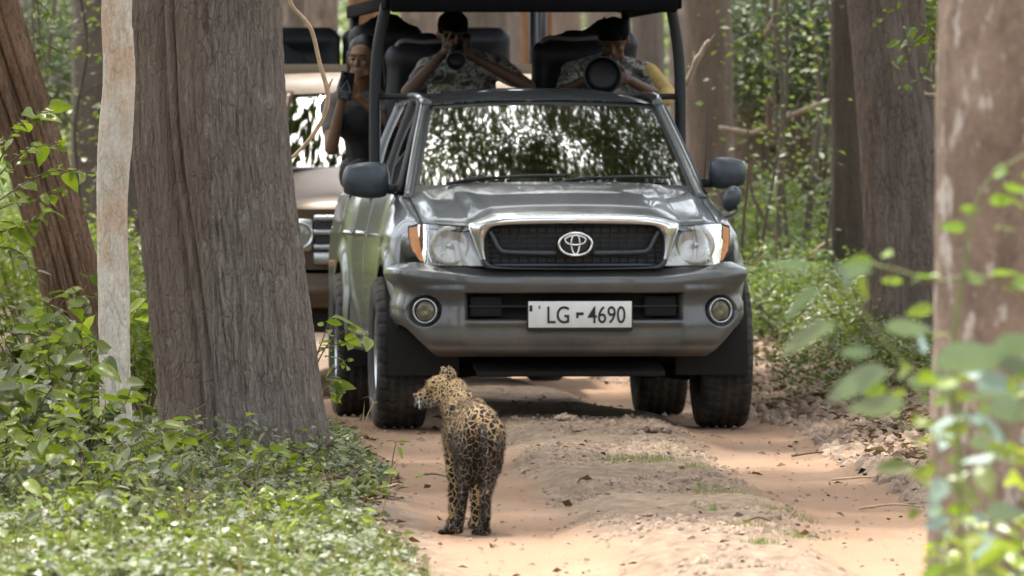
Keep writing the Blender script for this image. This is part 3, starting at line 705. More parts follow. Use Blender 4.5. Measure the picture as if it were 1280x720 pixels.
# number plate
pl = box('licence_plate', (.022, -.033, .585), (.520, .008, .132), P['white'], TR, .003)
box('plate_bracket', (.022, -.010, .578), (.53, .05, .15), P['blackplastic'], pl, .004)
def text_mesh(name, s, size, loc, m, parent, sx=1.0, off=.0, align='LEFT'):
    cu = bpy.data.curves.new(name, 'FONT'); cu.body = s; cu.size = size; cu.extrude = .0012; cu.offset = off; cu.align_x = align; cu.resolution_u = 5
    o = bpy.data.objects.new(name, cu); COL.objects.link(o); dg = bpy.context.evaluated_depsgraph_get(); dg.update()
    me = bpy.data.meshes.new_from_object(o.evaluated_get(dg)); bpy.data.objects.remove(o); me.materials.clear(); me.materials.append(m); me.name = name
    o = bpy.data.objects.new(name, me); COL.objects.link(o); o.parent = parent; o.location = loc; o.rotation_euler = (R(90), 0, 0); o.scale = (sx, 1, 1); return o
text_mesh('plate_lettering', "LG", .122, (-.150, -.0388, .542), P['ink'], pl, .82, .0006)
text_mesh('plate_lettering', "4690", .122, (.060, -.0388, .542), P['ink'], pl, .79, .0006)
V = [(-.0, 0), (.040, 0), (.040, -.012), (.036, -.015), (.016, -.015), (.012, -.030), (.002, -.030), (.002, -.012)]
Vp = [(x + .000, -.0385, .596 + z) for x, z in V]; mesh_py('plate_dash', Vp, [tuple(range(len(Vp)))], P['ink'], pl, False)
box('plate_crest', (-.226, -.0385, .616), (.015, .002, .030), P['ink'], pl, .001); box('plate_mark', (-.183, -.0385, .622), (.007, .002, .016), P['ink'], pl, .001)
for i, (dx, dz) in enumerate(((-.255, .058), (.253, .058), (-.255, -.058), (.253, -.058))): pass
# grille
def loop(ctrl, n=160):            # closed symmetrical loop from right-half control points (top centre -> bottom centre), resampled by angle
    R_ = [(x, z) for x, z in ctrl]; L_ = [(-x, z) for x, z in ctrl[::-1]]; C = np.array(R_ + L_[1:-1]); c0 = np.array((0, .935))
    dd = C - c0; an = np.unwrap(np.arctan2(dd[:, 0], dd[:, 1])); an = np.concatenate([an, [an[0] + 2 * math.pi]]); C2 = np.vstack([C, C[:1]])
    q = np.linspace(0, 2 * math.pi, n, endpoint=False); return np.stack([np.interp(q, an, C2[:, 0]), np.interp(q, an, C2[:, 1])], -1)
def fine(ctrl, n=5): 
    p = smoothpts([(x, z, 0) for x, z in ctrl], n); return [(v.x, v.y) for v in p]
OUT = loop(fine([(0, 1.088), (.2, 1.086), (.38, 1.078), (.46, 1.062), (.515, 1.042), (.532, 1.030), (.505, .95), (.475, .865), (.455, .820), (.40, .812), (0, .808)]))
INN = loop(fine([(0, 1.036), (.2, 1.034), (.37, 1.030), (.42, 1.018), (.444, .99), (.452, .95), (.45, .885), (.435, .845), (.40, .828), (.30, .820), (0, .816)]))
def ringmesh(name, loops, m, parent):
    n = len(loops[0][0]); V = []
    for C, dy in loops:
        for x, z in C: V.append((x, plany(x) + dy, z))
    F = []
    for k in range(len(loops) - 1):
        for j in range(n): F.append((k * n + j, k * n + (j + 1) % n, (k + 1) * n + (j + 1) % n, (k + 1) * n + j))
    return mesh_py(name, V, F, m, parent)
mid = OUT * .5 + INN * .5
gr = ringmesh('grille', [(OUT, .05), (OUT, .012), (OUT * .8 + INN * .2, -.010), (mid, -.020), (OUT * .2 + INN * .8, -.016), (INN, -.004), (INN * np.array((.985, 1)), .045)], P['chrome'], TR)
gr.data.materials.append(P['darkplastic']); gr.data.materials.append(P['chromedull'])
for p_ in gr.data.polygons:
    c_ = p_.center
    p_.material_index = 1 if c_.z < .858 or (p_.index // 160 >= 5) else (2 if c_.z < 1.0 else 0)
INN2 = (INN - (0, .935)) * (.975, .965) + (0, .935)
def solid(name, C, dy, m, parent):
    c = (0, .935); V = [(c[0], plany(0) + dy, c[1])] + [(x, plany(x) + dy, z) for x, z in C]; n = len(C)
    return mesh_py(name, V, [(0, 1 + j, 1 + (j + 1) % n) for j in range(n)], m, parent)
solid('grille_mesh', INN, .055, P['blackplastic'], gr)
for k in range(16): 
    z = .846 + k * .0125; x = .43 if z < 1.0 else .40
    if k % 2 == 0 : tube('grille_slat', [(xx, float(plany(xx)) + .045, z) for xx in np.linspace(-x, x, 13)], .0022, P['blackplastic'], gr, 5)
for k in range(-9, 10): box('grille_rib', (k * .046, float(plany(k * .046)) + .046, .935), (.004, .006, .17 if abs(k) > 8 else .19), P['blackplastic'], gr, 0)
# u-shaped inner bar
ub = [(-.425, 1.0), (-.41, .975), (-.375, .912), (-.33, .898), (-.2, .894), (-.09, .893)]
for sx in (-1, 1): tube('grille_bar', [(sx * -x, float(plany(x)) + .012, z) for x, z in ub], [.012, .012, .012, .012, .013, .013], P['darkplastic'], gr, 8, 5)
tube('grille_bar', [(x, float(plany(x)) + .02, .832) for x in np.linspace(-.41, .41, 15)], .009, P['darkplastic'], gr, 8)
# round emblem of three ovals
em = lathe('emblem', [(0, .0), (.05, -.002), (.08, .004), (.086, .02)], P['blackplastic'], gr, 48, 'y'); em.location = (0, -.018, .937); em.scale = (1.0, 1, .72)
def oval(name, a, b, cz, r, parent):
    pts = [(a * math.cos(t), -.026, .937 + cz + b * math.sin(t)) for t in np.linspace(0, 2 * math.pi, 49)]
    V, F = tubedata(pts, r, 8, False); o = mesh_py(name, V, F, P['chrome'], parent); return o
oval('emblem_oval', .083, .056, 0, .0075, gr); oval('emblem_oval', .052, .0235, .020, .0058, gr); oval('emblem_oval', .021, .050, .0, .0055, gr)
# headlights
def hl(sx):
    # border polygon in (x, z); y follows the plan curve and sweeps back outwards
    top = [(.452, .845), (.478, .90), (.505, .97), (.535, 1.032)]
    def fn(u, v):
        zt = 1.028 + .010 * sst(0, .7, u) - .012 * sst(.8, 1, u); zb = .826 + .004 * u + .022 * sst(.62, 1, u) ** 1.5 + .04 * sst(.9, 1, u)
        z = zb + (zt - zb) * v; xi = .455 + .082 * v; xo = .822 - .012 * v - .03 * (1 - v) ** 2
        x = xi + (xo - xi) * u; y = catm([.4, .5, .6, .68, .75, .80, .84], [.03, .045, .068, .11, .17, .26, .38], x) + .045 * (v - .1) + .0
        y = y - .012 * np.sin(math.pi * np.clip(u, 0, 1)) * np.sin(math.pi * np.clip(v, 0, 1))
        return x, y, z
    us, vs = np.linspace(0, 1, 28), np.linspace(0, 1, 14)
    def off(dy, k=1.0):
        def g(u, v):
            x, y, z = fn(u, v); return sx * (x - dy * .5 * sst(.5, .9, u)), y + dy, z
        return g
    h = grid('headlight', off(.062), us, vs, P['lamp'], TR, flip=sx > 0)
    grid('lens', off(0), np.linspace(0, .86, 22), vs, P['lampglass'], h, flip=sx > 0)
    def am(u, v):
        x, y, z = fn(.86 + .14 * u, .04 + .92 * v); return sx * x, y, z
    grid('indicator', am, us, vs, P['amber'], h, flip=sx > 0)
    x0, y0, z0 = fn(np.array([.40]), np.array([.5])); c = (sx * float(x0[0]), float(y0[0]) + .03, float(z0[0]))
    b = lathe('reflector_bowl', [(.0, .035), (.03, .033), (.07, .016), (.096, .002), (.098, .008)], P['lamp'], h, 40, 'y', c)
    lathe('bulb', [(0, -.008), (.012, -.006), (.016, .01), (.016, .03)], P['chromedull'], h, 20, 'y', c)
    x1, y1, z1 = fn(np.array([.70]), np.array([.5])); tube('divider', [tuple(np.array([sx * fn(np.array([.745 + .03 * t]), np.array([t]))[0][0], fn(np.array([.745 + .03 * t]), np.array([t]))[1][0] + .012, fn(np.array([.745 + .03 * t]), np.array([t]))[2][0]])) for t in np.linspace(.97, .03, 12)], .006, P['chrome'], h, 6)
    # dark gasket round the lamp
    per = [(u, 0) for u in np.linspace(0, 1, 20)] + [(1, v) for v in np.linspace(0, 1, 8)] + [(u, 1) for u in np.linspace(1, 0, 20)] + [(0, v) for v in np.linspace(1, 0, 8)]
    pts = []
    for u, v in per: x, y, z = fn(np.array([u]), np.array([v])); pts.append((sx * float(x[0]), float(y[0]) + .008, float(z[0])))
    tube('gasket', pts, .0055, P['blackplastic'], h, 6)
    # closing panel behind
    return h
hl(-1); hl(1)
# black core behind the lamps, radiator support
box('radiator_support', (0, .42, .74), (1.5, .5, .50), P['under'], TR, .05)
# hood
def hood_front(x): 
    a = np.abs(x); return np.interp(a, [0, .2, .40, .48, .535, .60, .74], [1.092, 1.090, 1.080, 1.060, 1.034, 1.040, 1.052]), np.interp(a, [0, .3, .535, .60, .68, .74], [.030, .04, .085, .12, .19, .28])
def hood_fn(u, v):
    x = .742 * u; zf_, yf_ = hood_front(x); yb = 1.20 - .16 * (1 - u ** 2); zb = 1.225 + .012 * (1 - u ** 2) - .02 * np.abs(u) ** 4
    v2 = v; y = yf_ + (yb - yf_) * v2; z = zf_ + (zb - zf_) * (v2 ** .82)
    ax = np.abs(x); ridge = .44 + .10 * v
    z = z + .016 * sst(ridge + .05, ridge - .05, ax) * sst(0, .12, v) + .016 * np.sin(math.pi * v) * (1 - u ** 2)
    z = z - .03 * np.exp(-v / .022) + .0; y = y - .0 * np.exp(-v / .03)
    z = z - .022 * sst(.9, 1, np.abs(u)) * sst(0, .1, v)
    return x, y, z
grid('hood', hood_fn, np.linspace(-1, 1, 120), np.concatenate([np.linspace(0, .1, 14, endpoint=False), np.linspace(.1, 1, 60)]), P['grey'], TR, flip=False)
tube('hood_seam', [tuple(float(np.atleast_1d(q)[0]) for q in (hood_fn(np.array([u]), np.array([0.0]))[0], hood_fn(np.array([u]), np.array([0.0]))[1] - .002, hood_fn(np.array([u]), np.array([0.0]))[2] - .005)) for u in np.linspace(-1, 1, 61)], .0045, P['under'], TR, 6)
for sx in (-1, 1): tube('hood_seam', [tuple(float(q[0]) for q in (lambda h: (h[0] + sx * .004, h[1], h[2] - .004))(hood_fn(np.array([sx * 1.0]), np.array([v])))) for v in np.linspace(0, 1, 20)], .0045, P['under'], TR, 6)
def zhood(y): 
    t = np.clip((y - .28) / .92, 0, 1); return 1.052 + (.153) * t ** .82 - .026
# flank panels
def arch(y, yc, Rr=.452): 
    q = Rr ** 2 - (y - yc) ** 2; return np.where(q > 0, .385 + np.sqrt(np.maximum(q, 0)), 0)
def flank(sx):
    def fn(t, y):
        hood_part = sst(1.14, 1.22, y)
        xt = .748 + (.782 - .748) * sst(1.0, 1.5, y) + .02 * sst(3.5, 3.7, y); zt = np.where(y < 1.2, zhood(y), 1.182 + .02 * sst(1.2, 1.6, y))
        zt = zt + .0 * y
        zl = np.maximum(np.where(y < .425, .842 + .0 * y, .44), np.maximum(arch(y, .86), arch(y, 3.945)))
        zl = np.where((y > .42) & (y < .50), np.maximum(zl, .5), zl)
        q = t
        prof_x = catm([0, .06, .14, .24, .4, .7, 1.0], [0, .024, .048, .076, .108, .112, .088], q)   # outwards
        x = xt + prof_x * (.885 - xt) / .11
        nose = sst(.62, .24, y); x = x - .10 * nose ** 1.3 * sst(0, .3, q)
        z = zt + (zl - zt) * np.clip(catm([0, .06, .14, .24, .4, .7, 1.0], [0, .006, .05, .16, .38, .70, 1.0], q), 0, 1)
        for yc in (.86, 3.945):
            rr = np.hypot(y - yc, z - .385); x = x + .048 * sst(.60, .47, rr) * sst(1.05, .95, z)
        z = z + 0 * y
        # waist crease
        x = x + .006 * np.exp(-((z - .98) / .02) ** 2)
        return sx * x, y, z
    nt = 46
    for nm, y0, y1, n in (('front_fender', .285, 1.33, 90), ('door', 1.337, 2.46, 40), ('rear_door', 2.467, 3.42, 40), ('bed_side', 3.435, 5.12, 110)):
        o = grid(nm, fn, np.linspace(0, 1, nt), np.linspace(y0, y1, n), P['grey'], TR, flip=sx < 0, thick=.012)
        if nm == 'door': 
            hd = tube('handle', [(sx * .892, 2.24, .985), (sx * .925, 2.26, .99), (sx * .925, 2.40, .99), (sx * .892, 2.42, .985)], .013, P['chrome'], o, 8, 3)
        if nm == 'rear_door':
            tube('handle', [(sx * .892, 3.16, .985), (sx * .925, 3.18, .99), (sx * .925, 3.32, .99), (sx * .892, 3.34, .985)], .013, P['chrome'], o, 8, 3)
    # wheel arch liners
    for yc in (.86, 3.945):
        Vv = []; 
        for i in range(33):
            a = math.pi * (-.08 + 1.16 * i / 32)
            for xx in (.55, .915): Vv.append((sx * xx, yc + .447 * math.cos(a), .385 + .447 * math.sin(a)))
        mesh_py('wheel_arch_liner', Vv, [(2 * i, 2 * i + 1, 2 * i + 3, 2 * i + 2) for i in range(32)], P['under'], TR)
    box('side_step', (sx * .86, 2.35, .40), (.12, 1.7, .05), P['blackplastic'], TR, .015)
    tube('sill', [(sx * .84, 1.33, .45), (sx * .84, 3.45, .45)], .04, P['grey'], TR, 10)
flank(-1); flank(1)
# greenhouse
def wind(u, v, o=0.0):
    xb, xt_ = .722, .588; x = (xb + (xt_ - xb) * v) * u
    yb = 1.20 - .165 * (1 - u ** 2); yt = 1.90 - .11 * (1 - u ** 2); y = yb + (yt - yb) * v
    z = 1.212 + .012 * (1 - u ** 2) + (1.652 + .022 * (1 - u ** 2) - 1.212 - .012 * (1 - u ** 2)) * v + .012 * np.sin(math.pi * v)
    return x, y + o, z
grid('windscreen', lambda u, v: wind(u, v), np.linspace(-1, 1, 60), np.linspace(0, 1, 30), P['screen'], TR)
# black ceramic band and pillars
def bar(name, u0, u1, v0, v1, dy, m, n=40):
    o = grid(name, lambda a, b: wind(u0 + (u1 - u0) * a, v0 + (v1 - v0) * b, dy), np.linspace(0, 1, n), np.linspace(0, 1, 12), m, TR); return o
bar('screen_surround', -1.0, 1.0, -.06, .045, -.004, P['blackplastic']); bar('screen_surround', -1, 1, .95, 1.0, -.004, P['blackplastic'])
bar('screen_surround', -1.0, -.965, 0, 1, -.004, P['blackplastic'], 6); bar('screen_surround', .965, 1.0, 0, 1, -.004, P['blackplastic'], 6)
for sx in (-1, 1):
    pts = []; 
    for v in np.linspace(-.12, 1.02, 24):
        x, y, z = wind(np.array([sx * 1.0]), np.array([v])); pts.append((float(x[0]) + sx * .016, float(y[0]) + .012, float(z[0]) + .006))
    tube('windscreen_pillar', pts, [.030] + [.026] * 23, P['grey'], TR, 12)
    tube('roof_rail', [(sx * .600, 1.86, 1.655), (sx * .612, 2.1, 1.690), (sx * .615, 2.6, 1.70), (sx * .61, 3.2, 1.695), (sx * .60, 3.5, 1.66)], .028, P['grey'], TR, 12, 5)
    tube('rear_pillar', [(sx * .60, 3.46, 1.665), (sx * .70, 3.50, 1.42), (sx * .785, 3.52, 1.19)], .045, P['grey'], TR, 10, 4)
    tube('door_pillar', [(sx * .612, 2.42, 1.68), (sx * .70, 2.44, 1.44), (sx * .778, 2.45, 1.19)], .035, P['blackplastic'], TR, 10, 4)
    tube('door_frame', [(sx * .782, 1.36, 1.20), (sx * .70, 1.64, 1.45), (sx * .628, 1.95, 1.655), (sx * .622, 2.4, 1.685)], .020, P['blackplastic'], TR, 8, 5)
    for nm, y0, y1, yt0, yt1 in (('side_window', 1.38, 2.42, 1.95, 2.40), ('side_window', 2.48, 3.46, 2.46, 3.42)):
        def sw(a, b, y0=y0, y1=y1, yt0=yt0, yt1=yt1): 
            ya = y0 + (y1 - y0) * a; yb2 = yt0 + (yt1 - yt0) * a; x = .782 + (.615 - .782) * b + .018 * np.sin(math.pi * b)
            return sx * x, ya + (yb2 - ya) * b, 1.185 + .49 * b
        grid(nm, sw, np.linspace(0, 1, 12), np.linspace(0, 1, 10), P['sideglass'], TR)
    tube('belt_trim', [(sx * .800, 1.34, 1.195), (sx * .805, 2.4, 1.203), (sx * .80, 3.42, 1.203)], .010, P['blackplastic'], TR, 6)
def roof_fn(u, v):
    y = 1.885 - .11 * (1 - u ** 2) + (3.50 - 1.885) * v; x = .600 * u * (1 + .02 * v)
    e = 1 - np.abs(u) ** 3.2
    z = 1.655 + .022 * e + .052 * e ** .6 * np.minimum(1, (1 - np.exp(-v / .10))) + .02 * np.sin(math.pi * v) * e
    return x, y, z
grid('roof', roof_fn, np.linspace(-1, 1, 60), np.concatenate([np.linspace(0, .15, 12, endpoint=False), np.linspace(.15, 1, 25)]), P['grey'], TR)
grid('rear_screen', lambda u, v: (.60 * u + .12 * u * v, 3.50 + .03 * v, 1.66 - .46 * v), np.linspace(-1, 1, 8), np.linspace(0, 1, 4), P['sideglass'], TR)
# cabin interior
box('dashboard', (0, 1.36, 1.14), (1.42, .40, .16), P['blackplastic'], TR, .04); box('cabin_floor', (0, 2.4, .62), (1.5, 2.2, .06), P['under'], TR, 0)
box('firewall', (0, 1.30, .85), (1.45, .05, .6), P['under'], TR, 0)
box('bulkhead', (0, 3.48, .85), (1.5, .05, .7), P['under'], TR, 0)
for x in (-.36, .36):
    st = box('front_seat', (x, 2.35, 1.08), (.48, .16, .62), P['seat'], TR, .06, (.15, 0, 0)); box('headrest', (x, 2.42, 1.46), (.26, .10, .17), P['seat'], st, .04)
    box('seat_cushion', (x, 2.1, .8), (.48, .5, .16), P['seat'], st, .05)
pts = [(.36 + .185 * math.cos(t), 1.72 - .07 * math.sin(t), 1.17 + .17 * math.sin(t)) for t in np.linspace(0, 2 * math.pi, 33)]
tube('steering_wheel', pts, .014, P['blackplastic'], TR, 8)
box('rear_view_mirror', (0, 1.82, 1.585), (.24, .03, .06), P['blackplastic'], TR, .02)
# wipers, resting on the foot of the glass
for x0, x1 in ((.02, .60), (-.55, .05)):
    pts = []
    for t in np.linspace(0, 1, 10):
        x = x0 + (x1 - x0) * t; u = x / .71; a, b, c = wind(np.array([u]), np.array([.03 + .07 * math.sin(math.pi * t * .6)])); pts.append((float(a[0]), float(b[0]) - .022, float(c[0]) + .012))
    wp = tube('wiper', pts, .009, P['blackplastic'], TR, 6); tube('wiper_arm', [pts[0], (pts[2][0], pts[2][1] - .02, pts[2][2] + .012), pts[5]], .006, P['blackplastic'], wp, 6)
# mirrors
def mirror(sx, c, s, rz):
    bm = bmesh.new(); bmesh.ops.create_cube(bm, size=1); bmesh.ops.subdivide_edges(bm, edges=bm.edges[:], cuts=5, use_grid_fill=True)
    for v in bm.verts:
        x, y, z = v.co * 2; k = lambda a, b, c_: a * math.sqrt(max(0, 1 - b * b / 3.2 - c_ * c_ / 3.2 + b * b * c_ * c_ / 9))
        n = (k(x, y, z), k(y, x, z), k(z, x, y)); v.co = (n[0] * s[0] * .62, n[1] * s[1] * .6 + (abs(n[0]) ** 2) * .015, n[2] * s[2] * .62 * (1 - .10 * n[0] * sx))
    o = bm_obj('door_mirror', bm, P['darkplastic'], TR, True); o.location = c; o.rotation_euler = (0, 0, rz); return o
m1 = mirror(-1, (-.948, 1.40, 1.262), (.200, .115, .150), .12); box('mirror_arm', (.12, .02, -.045), (.14, .05, .05), P['blackplastic'], m1, .015)
m2 = mirror(1, (.915, 1.40, 1.298), (.160, .115, .132), -.4); box('mirror_arm', (-.11, .0, -.05), (.12, .05, .05), P['blackplastic'], m2, .015)
for m_, s_ in ((m1, (.185, .135)), (m2, (.15, .12))): box('mirror_glass', (0, .068, 0), (s_[0], .006, s_[1]), P['chrome'], m_, .002)
pm = lathe('parking_mirror', [(0, -.035), (.03, -.03), (.052, -.008), (.060, .02), (.056, .03), (0, .03)], P['darkplastic'], TR, 32, 'y'); pm.location = (.875, .84, 1.165); pm.scale = (.80, 1, 1.15); pm.rotation_euler = (0, .35, -.3)
tube('mirror_stalk', [(.755, .50, 1.045), (.80, .60, 1.070), (.88, .76, 1.088), (.905, .82, 1.11), (.895, .84, 1.15)], [.014, .010, .009, .009, .009], P['blackplastic'], TR, 8, 4)
tube('aerial', [(.775, 1.22, 1.22), (.80, 1.28, 1.45), (.82, 1.36, 1.80)], .003, P['blackplastic'], TR, 5)
for sx in (-1, 1): box('side_repeater', (sx * .895, 1.14, .90), (.014, .07, .035), P['amber'], TR, .006)
# wheels
def wheel(x, y, sx):
    w = thing('wheel', None, None, (x, y, .385)); w.parent = TR
    Rw, hw = .385, .128; na, nb = 260, 40; th = np.linspace(0, 2 * math.pi, na, endpoint=False); tt = np.linspace(0, 1, nb)
    T, Q = np.meshgrid(th, tt, indexing='ij')
    prof_r = catm([0, .06, .14, .22, .30, .5, .70, .78, .86, .94, 1], [.215, .235, .31, .362, .380, .385, .380, .362, .31, .235, .215], Q)
    prof_x = catm([0, .06, .14, .22, .30, .5, .70, .78, .86, .94, 1], [-.10, -.118, -.132, -.126, -.108, 0, .108, .126, .132, .118, .10], Q)
    ph = T * 34 / (2 * math.pi); lat = prof_x / .11
    g = np.zeros_like(T)
    tread = (Q > .205) & (Q < .795)
    zig = ph + .35 * np.abs(lat) * 1.0 + np.where(lat > 0, .5, 0)
    g = np.where(tread & ((zig % 1) < .20) & (np.abs(lat) > .18), .010, g)
    for c0 in (-.62, -.2, .2, .62): g = np.where(tread & (np.abs(lat - c0 - .05 * np.sign(((ph * 2) % 1) - .5)) < .055), .011, g)
    rr = prof_r - g
    ty = fast('tyre', np.stack([prof_x, rr * np.cos(T), rr * np.sin(T)], -1), gridfaces(na, nb, True), P['rubber'], w)
    rim = lathe('rim', [(.0, sx * .05), (.05, sx * .055), (.07, sx * .04), (.15, sx * .03), (.19, sx * .06), (.212, sx * .105), (.218, sx * .108), (.215, sx * .09), (.2, 0), (.21, -sx * .1)], P['chromedull'], w, 60, 'x')
    for k in range(6):
        a = k * math.pi / 3; box('lug_nut', (sx * .052, .045 * math.cos(a), .045 * math.sin(a)), (.02, .014, .014), P['blackplastic'], w, .003)
    return w
for y in (.86, 3.945):
    for sx in (-1, 1): wheel(sx * (.825 if y < 2 else .815), y, sx)
# chassis
U = P['under']
box('skid_plate', (0, .55, .335), (.95, .7, .03), U, TR, .01, (.15, 0, 0)); box('crossmember', (0, .95, .36), (1.1, .14, .12), U, TR, .02)
tube('front_axle', [(-.8, .86, .385), (-.3, .86, .33), (.3, .86, .33), (.8, .86, .385)], .035, U, TR, 10, 4)
for sx in (-1, 1):
    tube('lower_arm', [(sx * .30, .80, .31), (sx * .66, .84, .27)], .032, U, TR, 8); tube('lower_arm', [(sx * .30, 1.10, .32), (sx * .66, .90, .27)], .028, U, TR, 8)
    tube('shock_absorber', [(sx * .60, .86, .28), (sx * .56, .86, .62)], .035, U, TR, 10)
    box('chassis_rail', (sx * .42, 2.7, .50), (.09, 4.7, .14), U, TR, .01)
    box('leaf_spring', (sx * .56, 3.945, .40), (.07, 1.2, .05), U, TR, .01)
    box('mud_flap', (sx * .80, 4.45, .45), (.27, .01, .38), P['blackplastic'], TR, .002)
tube('rear_axle', [(-.8, 3.945, .385), (.8, 3.945, .385)], .045, U, TR, 12); e = blob('differential', [('e', (.08, 3.92, .36), (.16, .17, .15))], .02, U, TR)
blob('front_differential', [('e', (.46, .95, .33), (.12, .13, .09)), ('c', (.46, .95, .33), (.62, .9, .36), .05, .05)], .02, U, TR)
box('engine_sump', (-.05, 1.3, .42), (.6, .8, .24), U, TR, .05); box('fuel_tank', (-.35, 2.6, .42), (.35, 1.0, .22), U, TR, .04); tube('exhaust', [(.3, 1.5, .38), (.3, 3.3, .36), (.45, 4.9, .40)], .035, U, TR, 10, 4)
box('floor_pan', (0, 2.6, .56), (1.5, 3.6, .04), U, TR, 0)
# open back: floor, bed walls, tail
box('bed_floor', (0, 4.3, .80), (1.56, 1.6, .04), U, TR, 0); box('bed_front_wall', (0, 3.54, 1.0), (1.55, .04, .42), P['grey'], TR, .01); box('tailgate', (0, 5.10, .98), (1.55, .05, .46), P['grey'], TR, .02)
# safari frame
SF = P['steel']
fr = thing('safari_frame', None, None, (0, 0, 0)); fr.parent = TR
for sx in (-1, 1):
    tube('post', [(sx * .805, 2.72, 1.0), (sx * .808, 2.72, 1.5), (sx * .80, 2.70, 1.9), (sx * .75, 2.66, 2.20)], .030, SF, fr, 12, 4)
    tube('post', [(sx * .79, 5.05, 1.1), (sx * .745, 5.08, 2.20)], .026, SF, fr, 10)
    tube('side_rail', [(sx * .81, 2.72, 1.30), (sx * .81, 5.05, 1.36)], .018, SF, fr, 8)
tube('cross_bar', [(-.80, 2.71, 1.705), (.80, 2.71, 1.705)], .017, SF, fr, 10)
tube('cross_bar', [(-.76, 3.95, 2.20), (.76, 3.95, 2.20)], .018, SF, fr, 10)
cv = grid('canopy', lambda u, v: (.76 * u, 2.32 + 2.9 * v, 2.215 + .05 * (1 - np.abs(u) ** 3) + 0 * v), np.linspace(-1, 1, 24), np.linspace(0, 1, 20), P['canvas'], TR, thick=.03)
box('canopy_edge', (0, 2.33, 2.185), (1.51, .05, .085), P['canvas'], cv, .015)
for sx in (-1, 1): box('canopy_edge', (sx * .765, 3.8, 2.195), (.03, 2.9, .07), P['canvas'], cv, .01)
# raised seats
def seat(x, y, zt, w, h, edge=True, label=None):
    s = blob('safari_seat', [('e', (0, .0, -h * .25), (w * .52, .055, h * .35)), ('c', (-w * .36, 0, -.09), (w * .36, 0, -.09), .085, .085), ('c', (-w * .42, .0, -h), (-w * .36, 0, -.1), .07, .07), ('c', (w * .42, 0, -h), (w * .36, 0, -.1), .07, .07), ('c', (-w * .2, 0, -h), (w * .2, 0, -h), .08, .08), ('e', (0, -.28, -h), (w * .5, .30, .09))], .022, P['seat'], TR, 5)
    s.location = (x, y, zt)
    if edge:
        tube('piping', [(-w * .40, -.03, -.03), (-w * .30, -.035, .004), (0, -.035, -.006), (w * .28, -.035, .004), (w * .38, -.03, -.02)], .014, P['seatedge'], s, 8, 4)
    tube('seat_leg', [(-w * .3, -.1, -h), (-w * .3, -.1, -zt + .85)], .02, SF, s, 8); tube('seat_leg', [(w * .3, -.1, -h), (w * .3, -.1, -zt + .85)], .02, SF, s, 8)
    return s
seat(-.44, 4.0, 2.015, .40, .62); seat(.36, 4.0, 2.03, .44, .62); seat(-.60, 4.75, 2.13, .36, .7, False); seat(.60, 4.78, 2.10, .30, .7, False)

# ================================================================== SECOND VEHICLE
JY = 60.7; JX = (518 - 640) / FPX * JY
JP = thing('safari_jeep', "brown bronze safari jeep half hidden behind the large trunk and the grey pickup", 'jeep', (JX, JY, gz1(JX, JY)), (0, 0, R(1.5)))
B = P['bronze']
def jplan(x): return .10 * (np.abs(x) / .86) ** 4
grid('hood', lambda u, v: (.80 * u, .06 + .10 * np.abs(u) ** 4 + 1.2 * v, 1.03 + .20 * v ** .8 + .025 * (1 - u ** 2) - .05 * np.exp(-v / .04) - .05 * np.abs(u) ** 8), np.linspace(-1, 1, 40), np.linspace(0, 1, 40), B, JP)
grid('front_panel', lambda u, v: (.86 * u, .02 + jplan(.86 * u) + .03 * sst(.1, 0, v) * 0, .66 + .345 * v), np.linspace(-1, 1, 40), np.linspace(0, 1, 10), B, JP)
def jb(u, v):
    x = .90 * u; y = -.08 + .22 * np.abs(u) ** 5 + .04 * np.abs(np.cos(math.pi * v)) ** 3; return x, y, .44 + .20 * v
grid('bumper', jb, np.linspace(-1, 1, 50), np.linspace(0, 1, 14), B, JP, thick=.03)
grid('valance', lambda u, v: (.85 * u, .05 + .1 * np.abs(u) ** 4, .30 + .16 * v), np.linspace(-1, 1, 20), np.linspace(0, 1, 4), P['under'], JP)
g2 = box('grille', (0, .012, .84), (1.14, .03, .27), P['blackplastic'], JP, .01)
for z in (.955, .875, .79, .725): box('grille_bar', (0, -.012, z), (1.15, .03, .030 if z > .73 else .07), P['chromedull'], g2, .008)
